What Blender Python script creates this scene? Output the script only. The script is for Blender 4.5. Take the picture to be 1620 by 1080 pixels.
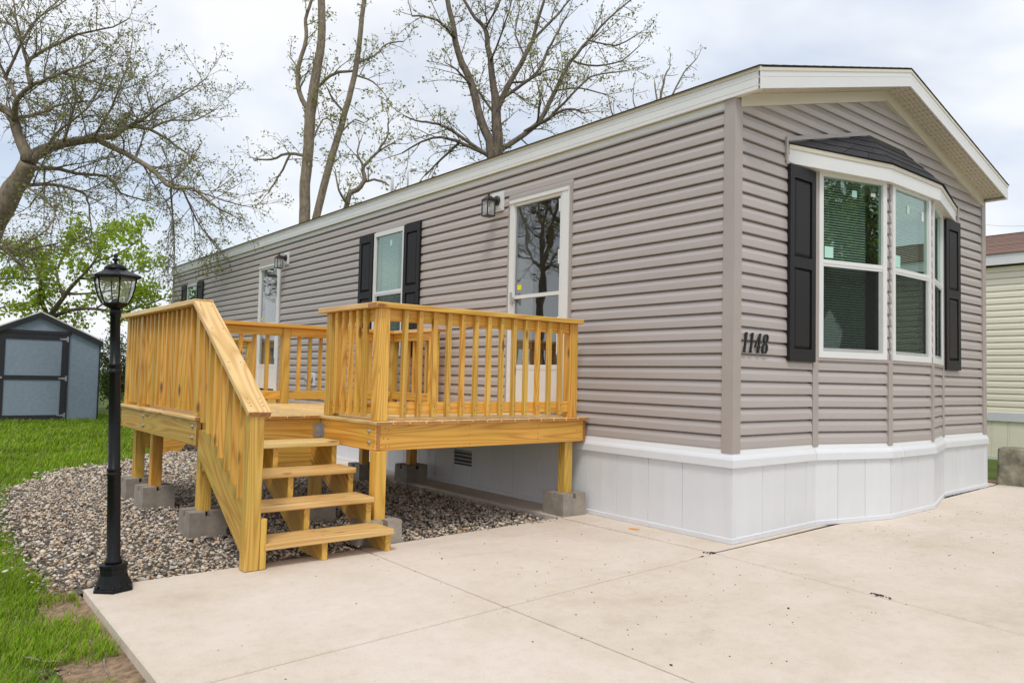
import bpy, bmesh, math, random
import numpy as np
from mathutils import Vector, Matrix
random.seed(7)
rng = np.random.default_rng(11)
for o in list(bpy.data.objects):
    bpy.data.objects.remove(o)
scene = bpy.context.scene
COL = scene.collection

# ------------------------------------------------------------------ camera
CAM = np.array([-4.8027285, -3.33875616, 1.17426904])
YAW, PIT, ROL, FPX = 0.68073334, 0.0470642, 0.02261642, 1202.003
FW = np.array([math.sin(YAW)*math.cos(PIT), math.cos(YAW)*math.cos(PIT), math.sin(PIT)])
_r = np.cross(FW, [0, 0, 1]); _r /= np.linalg.norm(_r); _u = np.cross(_r, FW)
RT = math.cos(ROL)*_r + math.sin(ROL)*_u
UP = -math.sin(ROL)*_r + math.cos(ROL)*_u
cam_d = bpy.data.cameras.new('camera')
cam = bpy.data.objects.new('camera', cam_d); COL.objects.link(cam)
cam.matrix_world = Matrix(((RT[0], UP[0], -FW[0], CAM[0]), (RT[1], UP[1], -FW[1], CAM[1]), (RT[2], UP[2], -FW[2], CAM[2]), (0, 0, 0, 1)))
cam_d.sensor_width = 36.0
cam_d.lens = FPX/1620*36.0
cam_d.clip_end = 2000
cam_d.clip_start = 0.05
scene.camera = cam
scene.render.resolution_x = 1024
scene.render.resolution_y = 682

def ray(u, v):
    return (u-810)/FPX*RT - (v-540)/FPX*UP + FW
def at_depth(u, v, d):
    return CAM + d*ray(u, v)
def hit(u, v, ax, val):
    d = ray(u, v); return CAM + (val-CAM[ax])/d[ax]*d

# ------------------------------------------------------------------ node helpers
class NT:
    def __init__(s, tree): s.t = tree; s.n = tree.nodes; s.l = tree.links
    def add(s, typ, **kw):
        n = s.n.new(typ)
        for k, v in kw.items():
            if k.startswith('_'): setattr(n, k[1:], v)
            else:
                key = k.replace('__', ' ')
                if isinstance(v, bpy.types.NodeSocket): s.l.new(v, n.inputs[key])
                else: n.inputs[key].default_value = v
        return n
    def link(s, a, b): s.l.new(a, b)
    def math(s, op, a, b=None, c=None, clamp=False):
        n = s.n.new('ShaderNodeMath'); n.operation = op; n.use_clamp = clamp
        for i, v in enumerate((a, b, c)):
            if v is None: continue
            if isinstance(v, bpy.types.NodeSocket): s.l.new(v, n.inputs[i])
            else: n.inputs[i].default_value = v
        return n.outputs[0]
    def mix(s, fac, a, b, mode='MIX'):
        n = s.n.new('ShaderNodeMix'); n.data_type = 'RGBA'; n.blend_type = mode
        for i, v in ((0, fac), (6, a), (7, b)):
            if isinstance(v, bpy.types.NodeSocket): s.l.new(v, n.inputs[i])
            else:
                if i and len(v) == 3: v = (*v, 1)
                n.inputs[i].default_value = v
        return n.outputs[2]
    def ramp(s, fac, stops, interp='LINEAR'):
        n = s.n.new('ShaderNodeValToRGB'); n.color_ramp.interpolation = interp
        e = n.color_ramp.elements
        while len(e) < len(stops): e.new(0.5)
        for i, (p, c) in enumerate(stops):
            e[i].position = p; e[i].color = (*c, 1) if len(c) == 3 else c
        s.l.new(fac, n.inputs[0]); return n.outputs[0]
    def noise(s, vec, scale, detail=3, rough=0.5, dist=0.0):
        n = s.n.new('ShaderNodeTexNoise'); n.inputs['Scale'].default_value = scale
        n.inputs['Detail'].default_value = detail; n.inputs['Roughness'].default_value = rough
        n.inputs['Distortion'].default_value = dist
        if vec is not None: s.l.new(vec, n.inputs['Vector'])
        return n.outputs['Fac']
    def map(s, vec, scale=(1, 1, 1), loc=(0, 0, 0), rot=(0, 0, 0)):
        n = s.n.new('ShaderNodeMapping'); s.l.new(vec, n.inputs['Vector'])
        n.inputs['Scale'].default_value = scale; n.inputs['Rotation'].default_value = rot
        if isinstance(loc, bpy.types.NodeSocket): s.l.new(loc, n.inputs['Location'])
        else: n.inputs['Location'].default_value = loc
        return n.outputs[0]

# ------------------------------------------------------------------ world + sun
SUN_EL, SUN_AZ = math.radians(60), math.radians(222)   # azimuth clockwise from +Y; behind the camera, to the left
world = bpy.data.worlds.new('World'); scene.world = world; world.use_nodes = True
w = NT(world.node_tree); w.n.clear()
sky = w.add('ShaderNodeTexSky', _sky_type='NISHITA', _sun_disc=False)
sky.sun_elevation = SUN_EL; sky.sun_rotation = SUN_AZ; sky.air_density = 1.0; sky.dust_density = 1.5
tc = w.add('ShaderNodeTexCoord')
sep = w.add('ShaderNodeSeparateXYZ', Vector=tc.outputs['Generated'])
elev = w.math('MAXIMUM', sep.outputs['Z'], 0.0)
den = w.math('ADD', elev, 0.30)
cx = w.math('DIVIDE', sep.outputs['X'], den); cy = w.math('DIVIDE', sep.outputs['Y'], den)
cvec = w.add('ShaderNodeCombineXYZ', X=cx, Y=cy, Z=0.37)
n1 = w.noise(cvec.outputs[0], 1.15, 5, 0.52, 0.35)
n2 = w.noise(w.map(cvec.outputs[0], (1, 1, 1), (5.2, 1.7, 0)), 2.6, 4, 0.5, 0.2)
cover = w.ramp(n1, [(0.36, (0.38, 0.38, 0.38)), (0.58, (0.97, 0.97, 0.97))])
tone = w.ramp(n2, [(0.30, (0.86, 0.92, 1.01)), (0.50, (0.95, 0.975, 1.02)), (0.70, (1.0, 1.005, 1.01))])
low = w.ramp(elev, [(0.05, (1, 1, 1)), (0.38, (0, 0, 0))])
cover2 = w.math('MAXIMUM', cover, w.math('MULTIPLY', low, 0.92))
skyc = w.mix(1.0, sky.outputs[0], (0.15, 0.152, 0.155), 'MULTIPLY')
final = w.mix(cover2, skyc, tone)
bg = w.add('ShaderNodeBackground', Color=final, Strength=0.90)
wo = w.add('ShaderNodeOutputWorld'); w.link(bg.outputs[0], wo.inputs['Surface'])

sun_d = bpy.data.lights.new('sun', 'SUN'); sun_d.energy = 1.5; sun_d.angle = math.radians(14); sun_d.color = (1.0, 0.955, 0.88)
sun = bpy.data.objects.new('sun', sun_d); COL.objects.link(sun)
sdir = Vector((math.sin(SUN_AZ)*math.cos(SUN_EL), math.cos(SUN_AZ)*math.cos(SUN_EL), math.sin(SUN_EL)))
sun.rotation_euler = (-sdir).to_track_quat('-Z', 'Y').to_euler()
sun.location = sdir*40
scene.view_settings.view_transform = 'Standard'
scene.view_settings.look = 'None'
scene.view_settings.gamma = 1.0
scene.view_settings.exposure = 0.20
scene.render.engine = 'CYCLES'
scene.cycles.max_bounces = 8
scene.cycles.transparent_max_bounces = 16

# ------------------------------------------------------------------ materials
MATS = {}
def newmat(name):
    m = bpy.data.materials.new(name); m.use_nodes = True
    t = NT(m.node_tree); b = t.n['Principled BSDF']
    MATS[name] = m
    return m, t, b
def bump(t, b, h, strength=0.2, dist=0.01):
    n = t.add('ShaderNodeBump', Height=h, Strength=strength, Distance=dist); t.link(n.outputs[0], b.inputs['Normal'])
def simple(name, col, rough=0.5, var=0.06, scale=8, bmp=0.0, bscale=60, metal=0.0, spec=None, stretch=(1, 1, 1), rnd=0.0):
    m, t, b = newmat(name)
    tcn = t.add('ShaderNodeTexCoord'); v = t.map(tcn.outputs['Object'], stretch)
    f = t.noise(v, scale, 4, 0.6)
    lo = tuple(max(0, c*(1-var)) for c in col); hi = tuple(min(1, c*(1+var)) for c in col)
    c = t.ramp(f, [(0.3, lo), (0.7, hi)])
    if rnd:
        oi = t.add('ShaderNodeObjectInfo')
        k = t.math('ADD', t.math('MULTIPLY', oi.outputs['Random'], 2*rnd), 1-rnd)
        cc = t.add('ShaderNodeCombineColor', Red=k, Green=k, Blue=k)
        c = t.mix(1.0, c, cc.outputs[0], 'MULTIPLY')
    t.link(c, b.inputs['Base Color'])
    b.inputs['Roughness'].default_value = rough; b.inputs['Metallic'].default_value = metal
    if spec is not None: b.inputs['Specular IOR Level'].default_value = spec
    if bmp:
        bump(t, b, t.noise(v, bscale, 3, 0.6), bmp, 0.004)
    return m

# vinyl siding: faint embossed grain along the course (object X runs along the course)
def siding_mat(name, col):
    m, t, b = newmat(name)
    tcn = t.add('ShaderNodeTexCoord'); oi = t.add('ShaderNodeObjectInfo')
    off = t.add('ShaderNodeCombineXYZ', X=t.math('MULTIPLY', oi.outputs['Random'], 37.0), Y=oi.outputs['Random'], Z=0.0)
    v = t.map(tcn.outputs['Object'], (1.2, 60, 60), off.outputs[0])
    g = t.noise(v, 3.0, 4, 0.65)
    big = t.noise(t.map(tcn.outputs['Object'], (0.6, 3, 3), off.outputs[0]), 1.0, 3, 0.6)
    f = t.math('ADD', t.math('MULTIPLY', g, 0.55), t.math('MULTIPLY', big, 0.45))
    c = t.ramp(f, [(0.32, tuple(x*0.93 for x in col)), (0.68, tuple(x*1.06 for x in col))])
    k = t.math('ADD', t.math('MULTIPLY', oi.outputs['Random'], 0.06), 0.97)
    cc = t.add('ShaderNodeCombineColor', Red=k, Green=k, Blue=k)
    t.link(t.mix(1.0, c, cc.outputs[0], 'MULTIPLY'), b.inputs['Base Color'])
    b.inputs['Roughness'].default_value = 0.42
    bump(t, b, g, 0.12, 0.002)
    return m
siding_mat('siding', (0.44, 0.394, 0.372))
siding_mat('cream_siding', (0.86, 0.815, 0.65))
simple('tan_trim', (0.39, 0.343, 0.316), 0.42, 0.04, 3, 0.05, 90)
simple('white_vinyl', (0.70, 0.715, 0.735), 0.38, 0.025, 2.5, 0.06, 14, rnd=0.015)
simple('white_trim', (0.74, 0.745, 0.735), 0.4, 0.02, 3)
simple('cream_trim', (0.70, 0.65, 0.53), 0.45, 0.03, 4)
simple('black_shutter', (0.013, 0.012, 0.014), 0.5, 0.25, 30, 0.15, 60, spec=0.3, stretch=(6, 6, 1))
simple('dark_metal', (0.008, 0.008, 0.009), 0.36, 0.2, 40, 0.1, 200, spec=0.22)
simple('bronze', (0.035, 0.024, 0.022), 0.4, 0.3, 60)
simple('pipe_white', (0.78, 0.79, 0.82), 0.3, 0.04, 8)
simple('galvanised', (0.45, 0.47, 0.50), 0.35, 0.15, 30, metal=0.8)
simple('sash_grey', (0.42, 0.43, 0.42), 0.5, 0.08, 10)
simple('interior_wall', (0.20, 0.19, 0.175), 0.8, 0.05, 3)
simple('interior_floor', (0.22, 0.16, 0.11), 0.6, 0.2, 4)
simple('number_black', (0.012, 0.013, 0.015), 0.35, 0.2, 30)
simple('yellow_sticker', (0.85, 0.72, 0.02), 0.5, 0.03, 5)
simple('mint_sticker', (0.45, 0.75, 0.62), 0.5, 0.03, 5)
simple('shed_panel', (0.275, 0.345, 0.425), 0.7, 0.08, 14, 0.25, 120)
simple('shed_trim', (0.028, 0.028, 0.034), 0.6, 0.2, 20)
simple('shed_roof', (0.16, 0.17, 0.18), 0.85, 0.3, 60, 0.4, 160)
simple('block_concrete', (0.31, 0.27, 0.225), 0.92, 0.22, 9, 0.5, 130, rnd=0.12)
simple('bark', (0.25, 0.20, 0.145), 0.95, 0.42, 16, 0.9, 34, stretch=(1, 1, 0.35))
simple('bark_dark', (0.165, 0.13, 0.10), 0.95, 0.4, 16, 0.9, 34, stretch=(1, 1, 0.35))
simple('twig', (0.20, 0.165, 0.13), 0.9, 0.3, 20)
simple('soil', (0.245, 0.165, 0.10), 0.98, 0.55, 26, 1.0, 70)
simple('blind', (0.74, 0.76, 0.73), 0.55, 0.02, 4)
simple('debris', (0.045, 0.03, 0.022), 0.9, 0.4, 40)
simple('gravel_bed', (0.12, 0.10, 0.08), 0.98, 0.5, 60, 0.9, 90)
simple('cable', (0.35, 0.36, 0.38), 0.6, 0.05, 4)
simple('expansion_strip', (0.018, 0.018, 0.02), 0.95, 0.3, 30)
simple('orange_paint', (0.85, 0.36, 0.03), 0.7, 0.2, 60)

def attr_mat(name, rough, bmp=0.0, bscale=80, trans=0.0):
    m, t, b = newmat(name)
    a = t.add('ShaderNodeAttribute', _attribute_name='Col')
    t.link(a.outputs['Color'], b.inputs['Base Color']); b.inputs['Roughness'].default_value = rough
    if bmp:
        tcn = t.add('ShaderNodeTexCoord'); bump(t, b, t.noise(tcn.outputs['Object'], bscale, 3, 0.6), bmp, 0.004)
    if trans:
        tr = t.add('ShaderNodeBsdfTranslucent'); t.link(a.outputs['Color'], tr.inputs['Color'])
        mx = t.add('ShaderNodeMixShader', Fac=trans); t.link(b.outputs[0], mx.inputs[1]); t.link(tr.outputs[0], mx.inputs[2])
        t.link(mx.outputs[0], t.n['Material Output'].inputs['Surface'])
    b.inputs['Specular IOR Level'].default_value = 0.3
    return m
attr_mat('stones', 0.85, 0.3, 120)
attr_mat('leaves', 0.55, trans=0.5)
attr_mat('grass_blades', 0.6, trans=0.3)

# treated pine: contour-line grain along local X, fibre streaks, sparse knots, a tint per board
def wood_mat(name, light, dark, end=False):
    m, t, b = newmat(name)
    tcn = t.add('ShaderNodeTexCoord'); oi = t.add('ShaderNodeObjectInfo')
    r = oi.outputs['Random']
    off = t.add('ShaderNodeCombineXYZ', X=t.math('MULTIPLY', r, 91.0), Y=t.math('MULTIPLY', r, 17.0), Z=t.math('MULTIPLY', r, 43.0))
    o = tcn.outputs['Object']
    if end:
        v = t.map(o, (1, 1, 1), off.outputs[0]); base = t.noise(v, 9, 2, 0.5)
        rings = t.math('SINE', t.math('MULTIPLY', base, 60.0))
    else:
        v = t.map(o, (0.42, 6.0, 6.0), off.outputs[0]); base = t.noise(v, 1.0, 1, 0.4, 0.15)
        rings = t.math('SINE', t.math('MULTIPLY', base, 105.0))
    rings = t.math('POWER', t.math('MULTIPLY_ADD', rings, 0.5, 0.5), 0.6)
    fib = t.noise(t.map(o, (3, 170, 170), off.outputs[0]), 1.0, 3, 0.6)
    f = t.math('ADD', t.math('MULTIPLY', rings, 0.46), t.math('MULTIPLY', fib, 0.54))
    c = t.ramp(f, [(0.15, dark), (0.45, tuple(0.5*(a+b_) for a, b_ in zip(light, dark))), (0.8, light)])
    blot = t.noise(t.map(o, (1.1, 5, 5), off.outputs[0]), 1.6, 3, 0.55)
    c = t.mix(t.ramp(blot, [(0.42, (0, 0, 0)), (0.72, (0.55, 0.55, 0.55))]), c, tuple(0.85*x*y for x, y in zip(light, (0.88, 0.98, 0.62))))
    tint = t.ramp(t.math('FRACT', t.math('MULTIPLY', r, 7.31)), [(0.0, (0.93, 0.96, 0.92)), (0.3, (1.0, 1.0, 1.0)), (0.65, (1.07, 0.97, 0.88)), (1.0, (0.98, 0.86, 0.72))])
    c = t.mix(1.0, c, tint, 'MULTIPLY')
    kv = t.math('MULTIPLY_ADD', t.math('FRACT', t.math('MULTIPLY', r, 23.7)), 0.26, 0.86)
    c = t.mix(1.0, c, t.add('ShaderNodeCombineColor', Red=kv, Green=kv, Blue=kv).outputs[0], 'MULTIPLY')
    if not end:
        vo = t.add('ShaderNodeTexVoronoi', _feature='F1'); vo.inputs['Scale'].default_value = 1.0
        t.link(t.map(o, (2.6, 9, 9), off.outputs[0]), vo.inputs['Vector'])
        kn = t.ramp(vo.outputs['Distance'], [(0.07, (1, 1, 1)), (0.16, (0, 0, 0))])
        sel = t.ramp(t.add('ShaderNodeSeparateColor', Color=vo.outputs['Color']).outputs[0], [(0.42, (0, 0, 0)), (0.44, (1, 1, 1))])
        c = t.mix(t.math('MULTIPLY', t.math('MULTIPLY', kn, sel), 0.85), c, (0.16, 0.055, 0.02))
    t.link(c, b.inputs['Base Color'])
    b.inputs['Roughness'].default_value = 0.48; b.inputs['Specular IOR Level'].default_value = 0.55
    bump(t, b, f, 0.18, 0.002)
    return m
wood_mat('wood', (0.765, 0.470, 0.105), (0.45, 0.200, 0.018))
wood_mat('wood_pale', (0.83, 0.61, 0.30), (0.53, 0.29, 0.08))
wood_mat('wood_end', (0.46, 0.225, 0.075), (0.26, 0.105, 0.035), True)

# concrete: mottled, stained, gritty
def concrete_mat(name, col):
    m, t, b = newmat(name)
    tcn = t.add('ShaderNodeTexCoord'); o = tcn.outputs['Object']
    a = t.noise(o, 0.8, 5, 0.6, 0.4); a2 = t.noise(t.map(o, (1, 1, 1), (9, 4, 2)), 2.7, 5, 0.65)
    g = t.noise(o, 190, 2, 0.7)
    f = t.math('ADD', t.math('MULTIPLY', a, 0.62), t.math('MULTIPLY', a2, 0.38))
    c = t.ramp(f, [(0.30, tuple(x*y for x, y in zip(col, (0.78, 0.74, 0.68)))), (0.44, tuple(x*y for x, y in zip(col, (0.94, 0.92, 0.88)))), (0.55, col), (0.72, tuple(min(1, x*1.08) for x in col))])
    spk = t.ramp(g, [(0.28, (0.66, 0.64, 0.62)), (0.44, (1, 1, 1)), (0.62, (1, 1, 1)), (0.74, (1.14, 1.12, 1.08))])
    fm = t.noise(o, 14, 8, 0.72, 0.3)
    c = t.mix(1.0, c, t.ramp(fm, [(0.28, (0.91, 0.905, 0.895)), (0.5, (1, 1, 1)), (0.7, (1.03, 1.03, 1.025))]), 'MULTIPLY')
    c = t.mix(1.0, c, spk, 'MULTIPLY')
    st = t.ramp(t.noise(t.map(o, (0.5, 1.6, 1), (3, 8, 0)), 0.9, 5, 0.62, 0.8), [(0.55, (0, 0, 0)), (0.76, (0.42, 0.42, 0.42))])
    c = t.mix(st, c, tuple(x*y for x, y in zip(col, (0.62, 0.53, 0.43))))
    t.link(c, b.inputs['Base Color']); b.inputs['Roughness'].default_value = 0.88; b.inputs['Specular IOR Level'].default_value = 0.25
    bump(t, b, t.math('ADD', g, t.math('MULTIPLY', a2, 0.5)), 0.25, 0.003)
    return m
concrete_mat('concrete', (0.675, 0.592, 0.508))
concrete_mat('old_concrete', (0.36, 0.33, 0.26))
simple('mossy_concrete', (0.24, 0.225, 0.165), 0.95, 0.6, 7, 0.9, 60)

# lawn soil/grass sheet
m, t, b = newmat('lawn'); tcn = t.add('ShaderNodeTexCoord'); o = tcn.outputs['Object']
f = t.noise(o, 1.1, 5, 0.6); f2 = t.noise(o, 45, 3, 0.7)
c = t.ramp(f, [(0.34, (0.085, 0.075, 0.022)), (0.48, (0.10, 0.16, 0.012)), (0.7, (0.14, 0.24, 0.016))])
c = t.mix(t.ramp(f2, [(0.35, (0.6, 0.6, 0.6)), (0.7, (0, 0, 0))]), c, (0.035, 0.045, 0.012))
t.link(c, b.inputs['Base Color']); b.inputs['Roughness'].default_value = 0.95; bump(t, b, f2, 0.8, 0.03)

# shingles
def shingle_mat(name, col, sc):
    m, t, b = newmat(name); tcn = t.add('ShaderNodeTexCoord'); o = tcn.outputs['Object']
    g = t.noise(o, 240, 2, 0.7); a = t.noise(o, sc, 3, 0.6); oi = t.add('ShaderNodeObjectInfo')
    f = t.math('ADD', t.math('MULTIPLY', g, 0.6), t.math('MULTIPLY', a, 0.4))
    c = t.ramp(f, [(0.32, tuple(x*0.5 for x in col)), (0.68, tuple(min(1, x*1.5) for x in col))])
    k = t.math('ADD', t.math('MULTIPLY', oi.outputs['Random'], 0.5), 0.75)
    cc = t.add('ShaderNodeCombineColor', Red=k, Green=k, Blue=k)
    t.link(t.mix(1.0, c, cc.outputs[0], 'MULTIPLY'), b.inputs['Base Color']); b.inputs['Roughness'].default_value = 0.9
    bump(t, b, g, 0.5, 0.004)
shingle_mat('black_shingle', (0.030, 0.030, 0.034), 12)
shingle_mat('roof_shingle', (0.075, 0.060, 0.050), 9)
shingle_mat('brown_shingle', (0.19, 0.115, 0.085), 9)

# soffit: cream, rows of small punched slots
m, t, b = newmat('soffit'); tcn = t.add('ShaderNodeTexCoord'); o = tcn.outputs['Object']
sp = t.add('ShaderNodeSeparateXYZ', Vector=o)
fx = t.math('FRACT', t.math('MULTIPLY', t.math('ADD', sp.outputs['X'], t.math('MULTIPLY', sp.outputs['Y'], 0.35)), 62.0))
fy = t.math('FRACT', t.math('MULTIPLY', sp.outputs['Y'], 26.0))
ex = t.math('ABSOLUTE', t.math('SUBTRACT', fx, 0.5)); ey = t.math('ABSOLUTE', t.math('SUBTRACT', fy, 0.5))
hole = t.math('MULTIPLY', t.math('LESS_THAN', ex, 0.2), t.math('LESS_THAN', ey, 0.36))
c = t.mix(hole, (0.70, 0.645, 0.525), (0.34, 0.29, 0.21))
t.link(c, b.inputs['Base Color']); b.inputs['Roughness'].default_value = 0.5

# glass: fresnel-weighted mirror over a tinted clear pane
def glass_mat(name, tint, ior, refl=(1, 1, 1), wob=0.0):
    m = bpy.data.materials.new(name); m.use_nodes = True; t = NT(m.node_tree); t.n.clear(); MATS[name] = m
    out = t.add('ShaderNodeOutputMaterial')
    tr = t.add('ShaderNodeBsdfTransparent', Color=(*tint, 1)); gl = t.add('ShaderNodeBsdfGlossy', Color=(*refl, 1), Roughness=0.0)
    lw = t.add('ShaderNodeLayerWeight', Blend=0.5)
    fac = t.math('MULTIPLY_ADD', t.math('POWER', lw.outputs['Facing'], 3.6), 0.75*(1-ior), ior, clamp=True)
    if wob:
        tcn = t.add('ShaderNodeTexCoord')
        bn = t.add('ShaderNodeBump', Height=t.noise(tcn.outputs['Object'], 2.2, 2, 0.5), Strength=wob, Distance=0.02)
        t.link(bn.outputs[0], gl.inputs['Normal'])
    mx = t.add('ShaderNodeMixShader', Fac=fac); t.link(tr.outputs[0], mx.inputs[1]); t.link(gl.outputs[0], mx.inputs[2])
    t.link(mx.outputs[0], out.inputs['Surface'])
glass_mat('window_glass', (0.74, 0.84, 0.79), 0.15, (0.86, 1.0, 0.94), 0.05)
glass_mat('door_glass', (0.80, 0.81, 0.81), 0.13, (0.97, 0.99, 1.0), 0.10)
glass_mat('lamp_glass', (0.98, 0.985, 0.98), 0.05, (1, 1, 1), 0.9)
t = NT(MATS['lamp_glass'].node_tree); om = [n for n in t.n if n.type == 'OUTPUT_MATERIAL'][0]; src = om.inputs['Surface'].links[0].from_socket
tl = t.add('ShaderNodeBsdfTranslucent', Color=(0.9, 0.92, 0.9, 1)); m2 = t.add('ShaderNodeMixShader', Fac=0.22); t.link(src, m2.inputs[1]); t.link(tl.outputs[0], m2.inputs[2]); t.link(m2.outputs[0], om.inputs['Surface'])
m = bpy.data.materials.new('insect_screen'); m.use_nodes = True; t = NT(m.node_tree); t.n.clear(); MATS['insect_screen'] = m
out = t.add('ShaderNodeOutputMaterial'); tr = t.add('ShaderNodeBsdfTransparent', Color=(0.9, 0.9, 0.9, 1)); df = t.add('ShaderNodeBsdfDiffuse', Color=(0.05, 0.052, 0.05, 1))
mx = t.add('ShaderNodeMixShader', Fac=0.22); t.link(tr.outputs[0], mx.inputs[1]); t.link(df.outputs[0], mx.inputs[2]); t.link(mx.outputs[0], out.inputs['Surface'])
m, t, b = newmat('ceiling_lamp'); b.inputs['Emission Color'].default_value = (1, 0.78, 0.45, 1); b.inputs['Emission Strength'].default_value = 6

# ------------------------------------------------------------------ object helpers
def gz(x):                      # the driveway rises gently towards the right
    return 0.0133*max(0.0, x)
def link(o, parent=None):
    COL.objects.link(o)
    if parent is not None:
        o.parent = parent
        o.matrix_parent_inverse = Matrix.Identity(4)
    return o
def world_mat(o):
    return o.matrix_basis if o.parent is None else world_mat(o.parent) @ o.matrix_basis
def put(o, mat, parent):
    """place o at world matrix mat, under parent"""
    o.matrix_basis = mat if parent is None else world_mat(parent).inverted() @ mat
    return link(o, parent)
def tag(o, label=None, cat=None, group=None, kind=None):
    if label: o['label'] = label
    if cat: o['category'] = cat
    if group: o['group'] = group
    if kind: o['kind'] = kind
    return o
def thing(name, loc, label, cat, group=None):
    o = bpy.data.objects.new(name, None); o.empty_display_size = 0.1
    o.matrix_basis = Matrix.Translation(Vector([float(x) for x in loc])); COL.objects.link(o)
    return tag(o, label, cat, group)
def mesh_obj(name, verts, faces, mat, parent=None, smooth=False, origin=None, mats=None, fmat=None):
    v = np.array(verts, float)
    if origin is None:
        origin = (v.min(0)+v.max(0))/2
    origin = np.array(origin, float)
    me = bpy.data.meshes.new(name); me.from_pydata((v-origin).tolist(), [], faces); me.update()
    for mm in ([mat] if mats is None else mats): me.materials.append(MATS[mm])
    if fmat is not None: me.polygons.foreach_set('material_index', fmat)
    if smooth: me.polygons.foreach_set('use_smooth', [True]*len(me.polygons))
    o = bpy.data.objects.new(name, me)
    put(o, Matrix.Translation(Vector(origin.tolist())), parent)
    return o
def fix_normals(o):
    bm = bmesh.new(); bm.from_mesh(o.data); bmesh.ops.recalc_face_normals(bm, faces=bm.faces); bm.to_mesh(o.data); bm.free(); return o

_bc = {}
def box_mesh(l, w_, h, mat, bev=0.0, endmat=None, name='board'):
    key = (round(l, 4), round(w_, 4), round(h, 4), mat, bev, endmat)
    if key in _bc: return _bc[key]
    bm = bmesh.new(); bmesh.ops.create_cube(bm, size=1.0)
    for v in bm.verts: v.co = Vector((v.co.x*l, v.co.y*w_, v.co.z*h))
    if bev: bmesh.ops.bevel(bm, geom=list(bm.edges), offset=bev, segments=1, affect='EDGES', profile=0.5)
    me = bpy.data.meshes.new(name); me.materials.append(MATS[mat])
    if endmat:
        me.materials.append(MATS[endmat])
        for f in bm.faces:
            if abs(f.normal.x) > 0.9: f.material_index = 1
    bm.to_mesh(me); bm.free(); _bc[key] = me
    return me
def bar(name, p0, p1, width, thick, mat, parent=None, side=None, bev=0.0, endmat=None):
    """a straight board from p0 to p1 (centre line); 'side' is the direction of its width"""
    p0 = Vector([float(x) for x in p0]); p1 = Vector([float(x) for x in p1]); ax = (p1-p0); L = ax.length; ax.normalize()
    if side is None: side = (1, 0, 0) if abs(ax.z) > 0.9 else (0, 0, 1)
    s = Vector(side); s = (s-ax*s.dot(ax)).normalized(); n = ax.cross(s)
    mid = (p0+p1)/2
    M = Matrix(((ax.x, s.x, n.x, mid.x), (ax.y, s.y, n.y, mid.y), (ax.z, s.z, n.z, mid.z), (0, 0, 0, 1)))
    o = bpy.data.objects.new(name, box_mesh(L, width, thick, mat, bev, endmat, name))
    return put(o, M, parent)
def block(name, x0, x1, y0, y1, z0, z1, mat, parent=None, bev=0.0):
    o = bpy.data.objects.new(name, box_mesh(x1-x0, y1-y0, z1-z0, mat, bev, None, name))
    return put(o, Matrix.Translation(((x0+x1)/2, (y0+y1)/2, (z0+z1)/2)), parent)
def multi_box(name, boxes, mat, parent=None, bev=0.0):
    """several axis boxes as one part: (x0,x1,y0,y1,z0,z1)"""
    V, F = [], []
    for x0, x1, y0, y1, z0, z1 in boxes:
        k = len(V)
        V += [(x0, y0, z0), (x1, y0, z0), (x1, y1, z0), (x0, y1, z0), (x0, y0, z1), (x1, y0, z1), (x1, y1, z1), (x0, y1, z1)]
        F += [(k, k+3, k+2, k+1), (k+4, k+5, k+6, k+7), (k, k+1, k+5, k+4), (k+1, k+2, k+6, k+5), (k+2, k+3, k+7, k+6), (k+3, k, k+4, k+7)]
    return mesh_obj(name, V, F, mat, parent)
class Wall:
    """a vertical wall plane: origin (x,y), direction u, outward normal n"""
    def __init__(s, o, u, n): s.o = np.array(o, float); s.u = np.array(u, float)/np.linalg.norm(u); s.n = np.array(n, float)/np.linalg.norm(n)
    def P(s, a, out, z): q = s.o+a*s.u+out*s.n; return (q[0], q[1], z)
def wbox(wl, boxes, name, mat, parent, origin=None, local=True):
    """boxes in wall coordinates (a0,a1,out0,out1,z0,z1) joined as one part; local axes follow the wall"""
    V, F = [], []
    for a0, a1, o0, o1, z0, z1 in boxes:
        k = len(V)
        V += [(a0, o0, z0), (a1, o0, z0), (a1, o1, z0), (a0, o1, z0), (a0, o0, z1), (a1, o0, z1), (a1, o1, z1), (a0, o1, z1)]
        F += [(k, k+3, k+2, k+1), (k+4, k+5, k+6, k+7), (k, k+1, k+5, k+4), (k+1, k+2, k+6, k+5), (k+2, k+3, k+7, k+6), (k+3, k, k+4, k+7)]
    return wmesh(wl, V, F, name, mat, parent)
def wmesh(wl, V, F, name, mat, parent, smooth=False, mats=None, fmat=None):
    V = np.array(V, float); c = (V.min(0)+V.max(0))/2
    Vl = V-c
    flip = (wl.u[0]*wl.n[1]-wl.u[1]*wl.n[0]) < 0
    if flip: F = [tuple(reversed(f)) for f in F]; Vl = Vl*np.array([1, -1, 1]); yax = -wl.n
    else: yax = wl.n
    me = bpy.data.meshes.new(name); me.from_pydata(Vl.tolist(), [], F); me.update()
    for mm in ([mat] if mats is None else mats): me.materials.append(MATS[mm])
    if fmat is not None: me.polygons.foreach_set('material_index', fmat)
    if smooth: me.polygons.foreach_set('use_smooth', [True]*len(me.polygons))
    o = bpy.data.objects.new(name, me)
    q = wl.P(c[0], c[1], c[2])
    M = Matrix(((wl.u[0], yax[0], 0, q[0]), (wl.u[1], yax[1], 0, q[1]), (0, 0, 1, q[2]), (0, 0, 0, 1)))
    return put(o, M, parent)
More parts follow.
